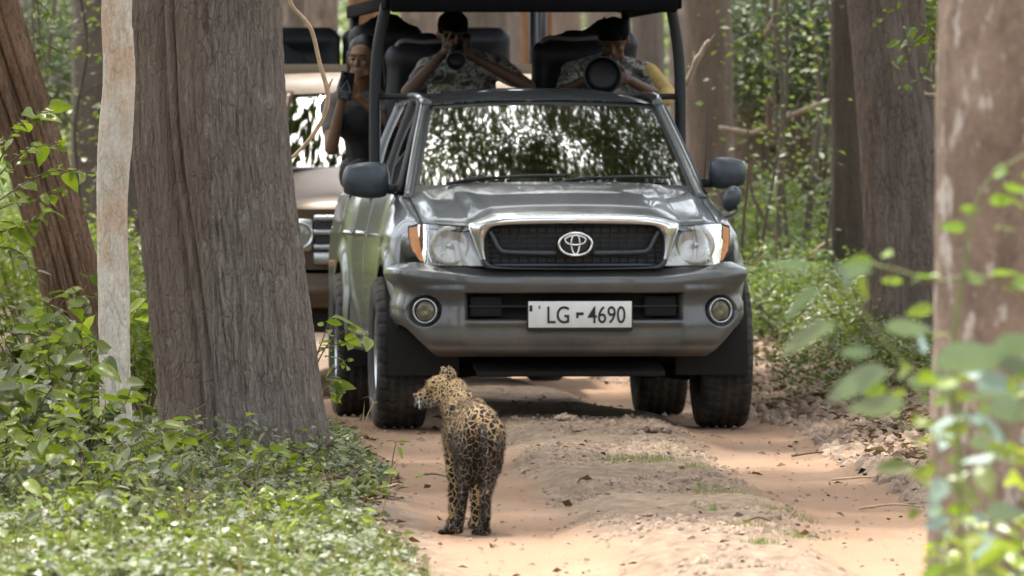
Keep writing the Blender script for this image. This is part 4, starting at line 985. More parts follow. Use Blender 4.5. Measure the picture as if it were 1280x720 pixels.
for sx in (-1, 1):
    h = box('headlight', (sx * .66, .035, .855), (.17, .05, .19), P['lamp'], JP, .02)
    lathe('trim_ring', [(.062, .0), (.066, -.016), (.078, -.018), (.082, 0)], P['chrome'], h, 36, 'y', (sx * .655, .012, .855)); lathe('lens', [(0, -.02), (.04, -.016), (.064, 0)], P['lampglass'], h, 36, 'y', (sx * .655, .008, .855))
    box('indicator', (sx * .82, .04, .70), (.12, .04, .05), P['amber'], JP, .01)
    def jf(t, y, sx=sx):
        x = catm([0, .1, .25, .6, 1], [.79, .85, .875, .88, .86], t); zt = 1.0 + .20 * sst(0, 1.2, y); zl = np.maximum(.45, np.maximum(arch(y, .82, .44), arch(y, 3.45, .44))); return sx * x, y + .03 * (1 - t), zt + (zl - zt) * catm([0, .1, .25, .6, 1], [0, .02, .12, .55, 1], t)
    for nm, y0, y1 in (('fender', .10, 1.35), ('door', 1.36, 2.4), ('side_panel', 2.41, 4.4)): grid(nm, jf, np.linspace(0, 1, 16), np.linspace(y0, y1, 44), B, JP, flip=sx < 0, thick=.01)
    tube('windscreen_pillar', [(sx * .79, 1.22, 1.20), (sx * .735, 1.62, 1.50), (sx * .70, 1.78, 1.66)], .032, B, JP, 8, 3)
    for y in (2.4, 4.3): tube('post', [(sx * .80, y, 1.15), (sx * .80, y, 2.42)], .026, P['steel'], JP, 8)
    for y in (.82, 3.45):
        w = thing('wheel', None, None, (sx * .77, y, .37)); w.parent = JP
        lathe('tyre', [(.2, -.09), (.24, -.11), (.34, -.115), (.368, -.08), (.37, 0), (.368, .08), (.34, .115), (.24, .11), (.2, .09)], P['rubber'], w, 60, 'x'); lathe('rim', [(0, sx * .04), (.12, sx * .03), (.2, sx * .09)], P['chromedull'], w, 40, 'x')
grid('windscreen', lambda u, v: ((.76 - .07 * v) * u, 1.24 - .08 * (1 - u ** 2) + .52 * v, 1.225 + .42 * v), np.linspace(-1, 1, 24), np.linspace(0, 1, 10), P['jeepglass'], JP)
tube('windscreen_rubber', [((.77) * u, 1.22 - .08 * (1 - u ** 2), 1.215) for u in np.linspace(-1, 1, 15)], .022, P['blackplastic'], JP, 8)
bx = grid('roof_visor', lambda u, v: (.74 * u, 1.76 + .5 * v - .06 * (1 - u ** 2), 1.655 + .12 * np.sqrt(np.clip(v * 3, 0, 1)) + .015 * (1 - u ** 2)), np.linspace(-1, 1, 24), np.linspace(0, 1, 12), P['tanbeam'], JP)
box('cross_beam', (0, 2.35, 1.80), (1.62, .06, .07), P['tanbeam'], JP, .01)
box('canopy', (0, 3.45, 2.45), (1.72, 2.2, .06), P['canvas'], JP, .02); box('dashboard', (0, 1.5, 1.14), (1.4, .35, .14), P['blackplastic'], JP, .04)
box('body_floor', (0, 2.4, .55), (1.5, 4.0, .05), P['under'], JP, 0); box('rear_wall', (0, 4.38, .95), (1.7, .05, .9), B, JP, .01); box('cabin_wall', (0, 2.42, 1.1), (1.6, .04, 1.1), P['under'], JP, 0)
for x in (-.62, -.15, .4):
    s = blob('safari_seat', [('c', (-.16, 0, .0), (.16, 0, 0), .08, .08), ('c', (-.18, 0, -.45), (-.16, 0, 0), .07, .07), ('c', (.18, 0, -.45), (.16, 0, 0), .07, .07), ('e', (0, 0, -.25), (.2, .06, .28)), ('e', (0, -.25, -.48), (.22, .28, .09))], .025, P['seat'], JP)
    s.location = (x, 3.15, 1.98); tube('seat_leg', [(0, -.1, -.5), (0, -.1, -1.4)], .03, P['steel'], s, 8)

# ================================================================== LEOPARD
def leopard():
    LX, LY = (598 - 640) / FPX * 41.6, 41.6
    t = thing('leopard', "spotted leopard standing in the left wheel rut, back to us, head turned left", 'leopard', (LX, LY, gz1(LX, LY) - .005))
    t.scale = (.80, .95, .915)
    c, e = 'c', 'e'
    hipR, hipL = (.052, .02, .435), (-.045, .03, .43)
    sh = (-.075, .60, .50); pr = []
    # trunk, seen foreshortened from behind; heading slightly left
    pr += [(e, (.005, .02, .455), (.105, .14, .118)), (e, (-.02, .20, .45), (.105, .2, .115)), (e, (-.05, .40, .43), (.11, .2, .135)), (e, (-.075, .56, .44), (.108, .16, .145)),
           (c, (.005, .03, .515), (-.06, .5, .525), .05, .055)]
    pr += [(e, (-.005, .50, .52), (.05, .10, .06)), (e, (-.13, .54, .50), (.045, .09, .07)), (e, (.045, .04, .50), (.05, .07, .05)), (e, (-.045, .05, .495), (.045, .07, .045))]
    # neck and head turned left
    pr += [(c, (-.085, .62, .50), (-.120, .70, .575), .098, .085), (c, (-.12, .70, .575), (-.155, .72, .605), .085, .072)]
    hc = Vector((-.170, .72, .602))
    HS = 1.22; i0 = len(pr)
    pr += [(e, hc, (.070, .064, .062)), (e, hc + Vector((-.028, -.002, .014)), (.052, .053, .042)), (c, hc + Vector((-.045, 0, -.008)), hc + Vector((-.100, 0, -.026)), .037, .025), (e, hc + Vector((-.060, 0, -.045)), (.038, .025, .018)),
           (e, hc + Vector((-.094, -.012, -.034)), (.020, .018, .016)), (e, hc + Vector((-.094, .012, -.034)), (.020, .018, .016)),
           (e, hc + Vector((-.015, -.048, -.022)), (.038, .022, .030)), (e, hc + Vector((-.044, -.030, .024)), (.022, .014, .009)), (e, hc + Vector((.03, 0, -.01)), (.06, .06, .055))]
    for i in range(i0, len(pr)):              # the head is a little large for the slim body
        p_ = pr[i]; g = lambda v: hc + (Vector(v) - hc) * HS
        pr[i] = (e, g(p_[1]), tuple(x * HS for x in p_[2])) if p_[0] == 'e' else (c, g(p_[1]), g(p_[2]), p_[3] * HS, p_[4] * HS)
    # hind legs: thigh, shank back to the hock, upright metatarsus, paw
    def hind(h, k, ho, f, toe, s=1.0):
        return [(c, h, k, .088 * s, .062 * s), (c, k, ho, .052 * s, .028 * s), (c, ho, f, .030 * s, .027 * s), (c, f, toe, .030 * s, .026 * s)] + \
               [(c, Vector(toe) + Vector((dx, dy, -.002)), Vector(toe) + Vector((dx * 1.5, dy * 1.5, -.008)) + (Vector(toe) - Vector(f)).normalized() * .03, .015, .013) for dx, dy in toes(f, toe)]
    def toes(f, toe):
        d_ = (Vector(toe) - Vector(f)); d_.z = 0; n_ = Vector((-d_.y, d_.x, 0)).normalized(); return [(n_.x * k, n_.y * k) for k in (-.026, -.009, .009, .026)]
    pr += hind(hipR, (.060, .10, .305), (.036, -.085, .175), (.030, -.035, .03), (.018, .035, .026), 1.0)
    pr += hind(hipL, (-.070, .13, .30), (-.072, .04, .185), (-.098, .06, .032), (-.150, .08, .026), .92)
    # fore legs
    for x, y in ((-.015, .56), (-.125, .60)):
        pr += [(c, (x, y, .42), (x + .004, y - .03, .25), .062, .042), (c, (x + .004, y - .03, .25), (x, y + .01, .05), .036, .027), (c, (x, y + .01, .03), (x - .015, y + .06, .028), .03, .028)]
    # rump muscle that hangs down the back of the thighs
    pr += [(e, (.045, -.045, .40), (.068, .075, .12)), (e, (-.040, -.02, .39), (.066, .075, .12)), (e, (.035, -.03, .30), (.056, .06, .10)), (e, (-.045, .0, .29), (.054, .06, .09))]
    b = blob('body', pr, .0085, P['leopard'], t, 5)
    me = b.data; n = len(me.vertices); co = np.empty(n * 3, np.float32); me.vertices.foreach_get("co", co); co = co.reshape(-1, 3)
    legz = sst(.50, .36, co[:, 2]) * sst(.5, .25, co[:, 1]); headz = sst(.50, .58, co[:, 2]) * sst(-.05, -.10, co[:, 0]) * sst(.45, .6, co[:, 1])
    hx = co - np.array(tuple(hc)); bel = sst(-.02, -.045, hx[:, 2]) * sst(-.02, -.06, hx[:, 0]) * (co[:, 1] > .6)
    col = np.stack([legz, headz, bel, np.ones(n)], -1).astype(np.float32); a = me.color_attributes.new("zone", 'FLOAT_COLOR', 'POINT'); a.data.foreach_set("color", col.ravel())
    def zoned(o, z):
        m_ = o.data; a_ = m_.color_attributes.new("zone", 'FLOAT_COLOR', 'POINT'); a_.data.foreach_set("color", np.tile(np.array(z, np.float32), len(m_.vertices))); return o
    # ears: cupped, the near one in silhouette
    for k, (off, ln) in enumerate((((.002, .040, .045), .040), ((.030, -.036, .045), .045))):
        p = hc + Vector(off) * HS
        ear = blob('ear', [(e, p + Vector((-.004, 0, ln * .30)), (.031, .012, .036), (0, -.15, .5)), (e, p + Vector((-.012, -.002, ln * .80)), (.016, .008, .022), (0, -.25, .5))], .0045, P['leopard'], t, 2); zoned(ear, (.6, 1, 0, 1))
    for s in (-1, 1): blob('eye', [(e, hc + Vector((-.066, s * .031, .012)) * HS, (.008, .006, .008))], .0035, P['amber_eye'], t, 1)
    blob('nose', [(e, hc + Vector((-.122, 0, -.016)) * HS, (.010, .014, .010))], .004, mat('nose_pink', (.20, .09, .08), .5), t, 1)
    tl = [(.012, -.08, .48), (.026, -.13, .43), (.040, -.15, .34), (.046, -.14, .25), (.044, -.13, .16), (.042, -.13, .10), (.050, -.15, .08)]
    V, F = tubedata(smoothpts(tl, 8), list(np.interp(np.linspace(0, 1, 49), [0, .2, .8, 1], [.026, .016, .013, .011])), 14); o = mesh_py('tail', V, F, P['leopard'], t); zoned(o, (1, 0, 0, 1))
    # whiskers and long guard hairs
    Vw, Fw = [], []
    for i in range(8):
        s = -1 if i % 2 else 1; p = hc + Vector((-.100 + rnd.uniform(-.01, .01), s * .03, -.035 + rnd.uniform(-.008, .008))) * HS; q = p + Vector((rnd.uniform(-.03, .02), s * rnd.uniform(.02, .06), -rnd.uniform(.02, .05)))
        v_, f_ = tubedata([p, p.lerp(q, .5) + Vector((0, 0, .006)), q], [.0007, .0006, .0003], 4, False); k = len(Vw); Vw += v_; Fw += [tuple(k + j for j in f) for f in f_]
    mesh_py('whiskers', Vw, Fw, mat('whisker_white', (.8, .78, .74), .5), t)
    # short fur along the outline (thousands of fine hairs on the body surface)
    nrm = np.empty(n * 3, np.float32); me.vertices.foreach_get("normal", nrm); nrm = nrm.reshape(-1, 3)
    sel = rng.integers(0, n, 26000); p = co[sel] + rng.normal(0, .003, (26000, 3)); nn = nrm[sel]
    grow = np.array((-.15, -.35, -.75)); dr = nn * .55 + grow[None] * .7 + rng.normal(0, .18, p.shape); dr /= np.linalg.norm(dr, axis=1)[:, None]
    L = rng.uniform(.008, .018, (26000, 1)); side_ = np.cross(dr, rng.normal(0, 1, p.shape)); side_ /= np.linalg.norm(side_, axis=1)[:, None]
    V = np.stack([p - side_ * .0006, p + side_ * .0006, p + dr * L], 1).reshape(-1, 3); F = np.arange(26000 * 3).reshape(-1, 3)
    f = fast('fur', V, F, P['leopard'], t, False); a = f.data.color_attributes.new("zone", 'FLOAT_COLOR', 'POINT'); a.data.foreach_set("color", np.repeat(col[sel], 3, 0).ravel()); f['kind'] = 'stuff'
    return t
leopard()

# ================================================================== PEOPLE
def hand(w, d_, s_, curl=.5, n=None):
    w, d_, s_ = Vector(w), Vector(d_).normalized(), Vector(s_).normalized(); n = d_.cross(s_).normalized() if n is None else Vector(n)
    pr = [('c', w, w + d_ * .035, .024, .028), ('c', w + d_ * .04 - s_ * .018, w + d_ * .078 - s_ * .024, .015, .013), ('c', w + d_ * .04 + s_ * .016, w + d_ * .082 + s_ * .022, .016, .013), ('c', w + d_ * .03, w + d_ * .08, .022, .014)]
    for i, L in enumerate((.85, 1.0, .95, .75)):
        p = w + d_ * .082 + s_ * ((1.5 - i) * .019); dd = d_.copy()
        for sl_ in (.038, .026, .020):
            dd = (dd * math.cos(curl) + n * math.sin(curl)).normalized(); q = p + dd * sl_ * L; pr.append(('c', p, q, .0092, .0082)); p = q
    p = w + d_ * .025 + s_ * .026; dd = (d_ * .55 + s_ * .75 + n * .25).normalized()
    for sl_ in (.036, .030, .024): q = p + dd * sl_; pr.append(('c', p, q, .0115, .0095)); p = q; dd = (dd * .85 + d_ * .4 + n * .25).normalized()
    return pr
def headprims(h, f, upv=Vector((0, 0, 1))):
    # h: centre of the skull, f: facing
    h = Vector(h); f = Vector(f).normalized(); s = f.cross(upv).normalized(); u = s.cross(f)
    P_ = lambda a, b, c_: h + s * a + f * b + u * c_
    return [('e', h + u * .02, (.076, .092, .088)), ('e', P_(0, .035, -.035), (.060, .055, .075)), ('c', P_(0, .07, -.088), P_(0, .05, -.06), .022, .04), ('c', P_(0, .088, .012), P_(0, .108, -.024), .008, .013),
            ('e', P_(0, .078, .030), (.05, .02, .012)), ('e', P_(-.035, .066, -.02), (.022, .02, .018)), ('e', P_(.035, .066, -.02), (.022, .02, .018)), ('e', P_(0, .088, -.056), (.024, .012, .0075)), ('e', P_(0, .086, -.070), (.020, .012, .0075)),
            ('e', P_(-.078, -.005, -.008), (.012, .018, .030)), ('e', P_(.078, -.005, -.008), (.012, .018, .030)), ('c', P_(-.042, .055, -.075), P_(.042, .055, -.075), .02, .02)], P_
def person(label, hips, neck, headc, face, armL, armR, skin, shirt, handL, handR, hair_style, group=None, shirtm=None, sleeve=.5, parent_mat=TM):
    t = thing('person', label, 'person', parent_mat @ Vector(hips)); T0 = parent_mat @ Vector(hips)
    def L(p): return (parent_mat @ Vector(p)) - T0
    hips_, nk, hd = L(hips), L(neck), L(headc); f = Vector(face)
    aL, aR = [L(p) for p in armL], [L(p) for p in armR]
    mid_ = hips_.lerp(nk, .5)
    torso = [('c', hips_, hips_.lerp(nk, .35), .135, .13), ('e', hips_.lerp(nk, .68), (.185, .115, .17)), ('c', aL[0], aR[0], .062, .062), ('c', aL[0].lerp(nk, .3), nk, .06, .055), ('c', aR[0].lerp(nk, .3), nk, .06, .055)]
    legs = []
    for s in (-1, 1):
        k = hips_ + Vector((s * .13 + .03, -.42, .02)); a = k + Vector((0, -.03, -.42)); legs += [('c', hips_ + Vector((s * .09, 0, 0)), k, .085, .06), ('c', k, a, .055, .038), ('c', a, a + Vector((0, -.14, -.03)), .04, .03)]
    hp, PF = headprims(hd, f)
    body = torso + hp + [('c', nk - Vector((0, 0, .02)), hd + Vector((0, 0, -.06)), .052, .052)]
    for a, hn in ((aL, handL), (aR, handR)):
        body += [('c', a[0], a[1], .050, .040), ('c', a[1], a[2], .040, .025)] + hand(a[2], *hn)
    blob('body', body, .0075, skin, t, 3)
    sh_ = [(p[0], p[1], *( (tuple(x + .012 for x in p[2]),) if p[0] == 'e' else (p[2], p[3] + .012, p[4] + .012))) for p in torso]
    for a in (aL, aR): sh_.append(('c', a[0], a[0].lerp(a[1], sleeve), .066, .056))
    blob('shirt', sh_, .012, shirt, t, 4); blob('trousers', [(p[0], p[1], p[2], p[3] + .01, p[4] + .01) for p in legs] + [('c', hips_ + Vector((-.1, 0, 0)), hips_ + Vector((.1, 0, 0)), .125, .125)], .016, P['vest'], t, 4)
    if hair_style == 'cap': 
        blob('cap', [('e', PF(0, -.005, .045), (.088, .104, .085)), ('e', PF(0, .10, .055), (.062, .05, .010))], .009, P['canvas'], t, 3)
    elif hair_style == 'long': blob('hair', [('e', PF(0, -.025, .045), (.090, .098, .088)), ('c', PF(.075, -.03, .02), PF(.085, -.03, -.13), .03, .03), ('c', PF(-.07, -.04, .02), PF(-.075, -.05, -.14), .03, .03), ('e', PF(0, -.07, -.06), (.08, .05, .12))], .009, P['hair'], t, 3)
    else: blob('hair', [('e', PF(0, -.022, .048), (.087, .096, .080)), ('e', PF(0, -.06, -.0), (.078, .05, .07))], .009, P['hair'], t, 3)
    for s in (-1, 1):
        blob('eye', [('e', PF(s * .031, .078, .004), (.0125, .009, .0075))], .004, P['eye'], t, 1); blob('eyebrow', [('c', PF(s * .016, .092, .026), PF(s * .048, .080, .026), .005, .004)], .004, P['hair'], t, 1)
    return t, L
def big_camera(label, c, d_, up_len, r, cat='camera', m=None):
    """camera body with a long lens pointing along d_ from c (world)"""
    t = thing('camera', label, cat, c); q = Vector(d_).normalized().to_track_quat('Y', 'Z').to_matrix().to_4x4()
    bd = box('camera_body', (0, -.03, 0), (.15, .075, .13), P['camera'], t, .02); bd.matrix_local = q
    bx_ = box('viewfinder', (0, -.03, .07), (.07, .06, .04), P['camera'], t, .012); bx_.matrix_local = q
    ln = lathe('lens', [(.036, .0), (.040, .03), (.045, up_len * .4), (r * .8, up_len * .55), (r * .92, up_len * .8), (r, up_len * .82), (r, up_len), (r * .93, up_len), (r * .90, up_len * .8), (r * .6, up_len * .78), (0, up_len * .78)], P['camera'], t, 48, 'y'); ln.matrix_local = q
    hr = lathe('lens_hood_rim', [(r * .985, up_len - .008), (r * 1.03, up_len - .004), (r * 1.03, up_len + .006), (r * .93, up_len + .006)], m or P['darkplastic'], t, 48, 'y'); hr.matrix_local = q
    return t
FWD = Vector((0, -1, 0))
p1, L1 = person("photographer in a dark cap, elbows out, holding a camera to his face", (-.26, 4.02, 1.42), (-.25, 3.86, 1.92), (-.315, 3.72, 2.055), (-.08, -1, -.30),
    [(-.44, 3.82, 1.86), (-.575, 3.50, 1.735), (-.385, 3.50, 1.945)], [(-.06, 3.84, 1.87), (.075, 3.52, 1.765), (-.235, 3.50, 1.93)], P['skindark'], P['camo'],
    ((.45, -.25, .3), (0, .1, 1), .55), ((-.5, -.25, .25), (0, .1, 1), .55, (0, -1, .2)), 'cap')
big_camera("black camera held at the face of the photographer in the cap", TW(-.31, 3.50, 1.975), (-.02, -1, -.28), .26, .052)
p2, L2 = person("photographer in camouflage behind a very wide lens, right side of the pickup", (.50, 4.02, 1.40), (.52, 3.84, 1.89), (.545, 3.66, 2.02), (-.08, -1, -.55),
    [(.34, 3.80, 1.84), (.26, 3.55, 1.73), (.40, 3.36, 1.82)], [(.72, 3.82, 1.84), (.80, 3.60, 1.70), (.60, 3.36, 1.80)], P['skindark'], P['camo'],
    ((.5, -.5, .2), (0, .1, 1), .6), ((-.6, -.5, .1), (0, .1, 1), .6, (0, -1, .2)), 'cap', sleeve=.75)
big_camera("huge black telephoto lens pointing straight at the camera, resting on the pickup's cross bar", TW(.475, 3.42, 1.845), (-.03, -1, -.03), .62, .101, 'camera', P['steel'])
# second photographer's bare right arm as lit, the light painted in yellow tan
sl_ = blob('lit_arm', [('c', L2((.745, 3.80, 1.84)), L2((.825, 3.60, 1.72)), .062, .056), ('c', L2((.825, 3.60, 1.72)), L2((.80, 3.52, 1.70)), .056, .05)], .01, P['tan'], p2, 4)
p3, L3 = person("woman in a black vest leaning out left of the pickup with a phone", (-.66, 4.45, 1.30), (-.76, 4.28, 1.76), (-.765, 4.18, 1.925), (-.35, -1, -.10),
    [(-.93, 4.25, 1.66), (-.945, 4.05, 1.44), (-.90, 3.98, 1.68)], [(-.61, 4.26, 1.68), (-.60, 4.02, 1.56), (-.78, 3.98, 1.69)], P['skin'], P['greycloth'],
    ((.15, -.1, .9), (.9, 0, -.15), .45, (.1, .9, 0)), ((-.6, -.2, .5), (0, 0, 1), .5), 'long', sleeve=.55)
blob('vest', [('c', L3((-.66, 4.45, 1.33)), L3((-.73, 4.33, 1.60)), .165, .155), ('e', L3((-.75, 4.29, 1.60)), (.20, .135, .14))], .012, P['vest'], p3, 4)
ph = thing('mobile_phone', "dark mobile phone with a pale edge held up by the woman in the vest", 'phone', TW(-.875, 3.93, 1.775)); ph.rotation_euler = (R(-12), R(12), R(14))
box('phone_body', (0, 0, 0), (.078, .010, .155), P['phone'], ph, .004); tube('bumper_edge', [(-.030, -.006, -.035), (-.0, -.006, .03), (.030, -.006, -.035), (-.030, -.006, -.035)], .0035, P['seatedge'], ph, 6); box('camera_lens', (-.02, -.006, .055), (.02, .005, .02), P['eye'], ph, .003)
JM = Matrix.Translation(JP.location) @ Euler((0, 0, R(1.5))).to_matrix().to_4x4()
person("dark haired person in the brown jeep, mostly hidden behind the large trunk", (-.84, 3.0, 1.45), (-.84, 2.88, 1.93), (-.85, 2.80, 2.10), (.2, -1, 0),
    [(-1.02, 2.86, 1.84), (-1.06, 2.7, 1.60), (-.95, 2.5, 1.66)], [(-.66, 2.86, 1.84), (-.60, 2.7, 1.60), (-.72, 2.5, 1.66)], P['skindark'], P['vest'], ((.3, -.9, .1), (.8, 0, .2), .4), ((-.3, -.9, .1), (-.8, 0, .2), .4), 'short', parent_mat=JM)

# ================================================================== VEGETATION
def GP(px, Y, dz=0.0):
    x = (px - 640) / FPX * Y; return Vector((x, Y, gz1(x, Y) + dz))
def arcst(h, lean, n=4, wob=.03):
    return [(lean[0] * (i / n) ** 1.6 + rnd.gauss(0, wob) * (i > 0), lean[1] * (i / n) ** 1.6 + rnd.gauss(0, wob) * (i > 0), h * i / n) for i in range(n + 1)]
# -- ground cover on the left verge
def region(n, px0, px1, y0, y1):
    Y = rng.uniform(y0, y1, n); px = rng.uniform(px0, px1, n); X = (px - 640) / FPX * Y; return X, Y, px
def verge(n, y0, y1, inset=0.0, clump=1.2, thr=-.2, right=1e9, x0=-2.6):
    Y = rng.uniform(y0, y1, n); X = rng.uniform(x0, -.1, n)
    e = XL(Y) - .40 - .16 * sst(46, 40, Y) - inset + .16 * fbm(X * 3, Y * 1.5, 0, 3, 78)
    k = (X < e) & (fbm(X * clump, Y * clump * .8, 0, 3, 91) > thr) & ((X / Y) > -660 / FPX) ; return X[k], Y[k]
cx_, cy_ = verge(10500, 35, 53, .0, 2.2, -.13); keep_ = rng.uniform(0, 1, len(cx_)) < .72; cx_, cy_ = cx_[keep_], cy_[keep_]; nc_ = len(cx_); per_ = 17; pr_ = rng.uniform(.025, .075, nc_); ph_ = rng.uniform(.02, .05, nc_) + .10 * np.clip(fbm(cx_ * 1.6, cy_ * 1.2, 0, 3, 5) + .1, 0, 1) * rng.uniform(.3, 1, nc_)
cs_ = rng.uniform(.7, 1.35, nc_); X = np.repeat(cx_, per_) + rng.normal(0, 1, nc_ * per_) * np.repeat(pr_, per_) * .6; Y = np.repeat(cy_, per_) + rng.normal(0, 1, nc_ * per_) * np.repeat(pr_, per_) * .6; cs_ = np.repeat(cs_, per_)
pos = np.stack([X, Y, gz(X, Y) + rng.uniform(.15, 1, len(X)) * np.repeat(ph_, per_)], -1)
px = 640 + X / Y * FPX; silv = np.repeat(fbm(cx_ * 2, cy_ * 1.5, 0, 3, 15) + (640 + cx_ / cy_ * FPX - 250) / 420 > rng.uniform(-.95, .35, nc_), per_)
o = scatter('ground_cover', pos[silv], rng.uniform(.022, .050, silv.sum()) * cs_[silv], 'diamond', P['leaf_silver'], None, (-.3, .6), .5); tag(o, "low silvery ground cover spreading beside the track at the foot of the large trunk", 'ground cover', kind='stuff')
o = scatter('ground_cover', pos[~silv], rng.uniform(.022, .055, (~silv).sum()) * cs_[~silv], 'diamond', P['leaf_mid'], None, (-.3, .6), .5); tag(o, "low bright green ground cover at the lower left", 'ground cover', kind='stuff')
X, Y = verge(5000, 35, 42, -.02, 2.0, -.25); o = scatter('grass', np.stack([X, Y, gz(X, Y)], -1), rng.uniform(.03, .10, len(X)), 'blade', P['grass'], None, (.9, 1.6), .35); tag(o, "short yellow green grass along the left edge of the track", 'grass', kind='stuff')
X, Y = verge(16000, 35, 54, -.10, 2.0, -.7); o = scatter('leaf_litter', np.stack([X, Y, gz(X, Y) + .004], -1), rng.uniform(.02, .07, len(X)), 'diamond', P['litter'], None, (-.2, .3), .4); tag(o, "brown dead leaves scattered under the plants of the left verge", 'leaf litter', kind='stuff')
X, Y = verge(600, 35, 52, -.05, 2.0, -.6); o = scatter('dry_stalks', np.stack([X, Y, gz(X, Y)], -1), rng.uniform(.06, .20, len(X)), 'blade', P['straw'], None, (.5, 1.6), .6, wvar=.5); tag(o, "dry straw coloured stalks poking out of the left verge", 'dry stalks', kind='stuff')
# -- clods, stones, dead leaves on the right bank and the ridge
def rightbank(n, y0, y1, a, b, p=1.6):
    Y = rng.uniform(y0, y1, n); X = XR(Y) + a + (b - a) * rng.uniform(0, 1, n) ** p * 1.0 + .08 * fbm(Y * .8, Y * 0, 0, 2, 4); return X, Y
X, Y = rightbank(9000, 38, 66, .30, 1.9); o = scatter('clods', np.stack([X, Y, gz(X, Y) - .004], -1), rng.uniform(0, 1, len(X)) ** 3.5 * .06 + .008, 'rock', P['clod'], None, (-.3, .3), .3); tag(o, "dry crumbled clods of earth along the right bank", 'clods', kind='stuff')
X, Y = rightbank(16000, 40, 70, .45, 2.6, 1.0); o = scatter('leaf_litter', np.stack([X, Y, gz(X, Y) + .008], -1), rng.uniform(.025, .085, len(X)), 'diamond', P['litter'], None, (-.3, .5), .5); tag(o, "thick brown dead leaves on the right bank below the flared trunk", 'leaf litter', kind='stuff')
Y = rng.uniform(37, 54, 15000); f = rng.uniform(0, 1, len(Y)); X = XL(Y) + .30 + (XR(Y) - XL(Y) - .55) * f; k = fbm(X * 2.5, Y * 1.2, 0, 3, 66) > -.05; X, Y = X[k], Y[k]
o = scatter('crumbs', np.stack([X, Y, gz(X, Y) - .002], -1), rng.uniform(0, 1, len(X)) ** 5 * .03 + .003, 'rock', P['clod'], None, (-.3, .3), .3); tag(o, "small crumbs of dry earth on the raised middle of the track", 'crumbs', kind='stuff')
Y = rng.uniform(37, 60, 2500); X = rng.uniform(-.9, 1.9, len(Y)); o = scatter('grit', np.stack([X, Y, gz(X, Y) - .001], -1), rng.uniform(0, 1, len(X)) ** 4 * .02 + .004, 'rock', P['clod'], None, (-.3, .3), .3); tag(o, "scattered grit lying on the red sand of both ruts", 'grit', kind='stuff')
Y = rng.uniform(37, 58, 420); X = rng.uniform(-1.0, 1.9, len(Y)); o = scatter('leaf_litter', np.stack([X, Y, gz(X, Y) + .006], -1), rng.uniform(.02, .06, len(X)), 'diamond', P['litter'], None, (-.2, .4), .5); tag(o, "few dry brown leaves blown over the sand of the track", 'leaf litter', kind='stuff')
# the single larger clods
for px, py, Yc, s, lab in ((818, 548, 51.5, .085, "brown clod of earth sitting on the ridge in front of the right front wheel"), (706, 512, 53.0, .06, "small pale clod on the ridge under the pickup's front edge"), (812, 672, 41.5, .03, "small dark clod low on the ridge")):
    g = GP(px, Yc); t = blob('earth_clod', [('e', (0, 0, s * .15), (s, s * .8, s * .45)), ('e', (s * .6, .02, s * .1), (s * .5, s * .5, s * .3)), ('e', (-s * .6, -.03, s * .12), (s * .45, s * .5, s * .32))], s * .12, P['clod'], None, 2)
    m_ = t.data; c_ = np.empty(len(m_.vertices) * 3, np.float32); m_.vertices.foreach_get("co", c_); c_ = c_.reshape(-1, 3); c_ += (s * .3 * fbm(c_[:, 0] / s * 5, c_[:, 1] / s * 5, c_[:, 2] / s * 5, 3, 6))[:, None]; m_.vertices.foreach_set("co", c_.ravel()); t.location = g; tag(t, lab, 'clod')
# grass tufts and weeds on the ridge
for i, (px, Yc, r, n, mk, lab, cat) in enumerate(((792, 47.6, .24, 520, 'grass', "largest tuft of short grass on the ridge of the track", 'grass tuft'), (880, 46.8, .12, 160, 'grass', "sparse grass patch right of the largest tuft", 'grass tuft'), (985, 42.6, .14, 260, 'grass', "grass tuft near the lower right of the ridge", 'grass tuft'),
        (940, 40.8, .10, 200, 'straw', "dry yellowish tuft near the bottom of the ridge", 'grass tuft'), (875, 44.6, .03, 60, 'leaf_lime', "tiny lime green weed on the ridge", 'weed'), (890, 42.2, .03, 50, 'leaf_lime', "second tiny lime green weed, nearer the camera", 'weed'), (950, 39.2, .08, 160, 'grass', "small green tuft at the bottom edge of the view", 'grass tuft'), (900, 44.0, .18, 200, 'straw', "thin dry grass in the middle of the ridge", 'grass tuft'), (1000, 41.0, .12, 120, 'grass', "thin green tuft beside the right rut", 'grass tuft'), (850, 49.0, .14, 140, 'straw', "dry grass on the far part of the ridge", 'grass tuft'))):
    g = GP(px, Yc); a = rng.normal(0, r * .5, (n, 2)) * (1, 1.3); p_ = np.stack([g.x + a[:, 0], g.y + a[:, 1], np.zeros(n)], -1); p_[:, 2] = gz(p_[:, 0], p_[:, 1]); loc = np.array(tuple(g))
    o = scatter('grass_tuft' if cat == 'grass tuft' else 'weed', p_ - loc, rng.uniform(.015, .042, n), 'blade', P[mk], None, (.3, 1.7), .7); o.location = g; tag(o, lab, cat, kind='stuff')
# -- leafy plants of the left side (each leaf a piece of its own)
def bushy(name, label, px, Yc, h, nst, n, keys, sz=1.0, rad=.25, stem_m='stembrown', group=None, dz=0, rstem=.006, spread=.03, cat='shrub'):
    st = []
    for i in range(nst):
        a = i * 2.4 + rnd.uniform(-.4, .4); rr = rad * rnd.uniform(.5, 1.0); st.append(arcst(h * rnd.uniform(.7, 1.0), (math.cos(a) * rr, math.sin(a) * rr * .7)))
    return leafy_plant(name, label, GP(px, Yc, dz), st, keys, n, cat, group, stem_m, sz, rstem, spread=spread)
GL = 'leafy shrubs on the left verge'
bushy('leafy_shrub', "bright leafy shrub at the left edge, its top against the foot of the leaning trunk", 40, 50.5, .84, 10, 240, ['bright', 'mid'], 1.0, .38, group=GL)
bushy('leafy_shrub', "bright shrub in front of the leaning trunk's foot", 92, 49.5, .70, 8, 190, ['bright'], 1.0, .32, group=GL)
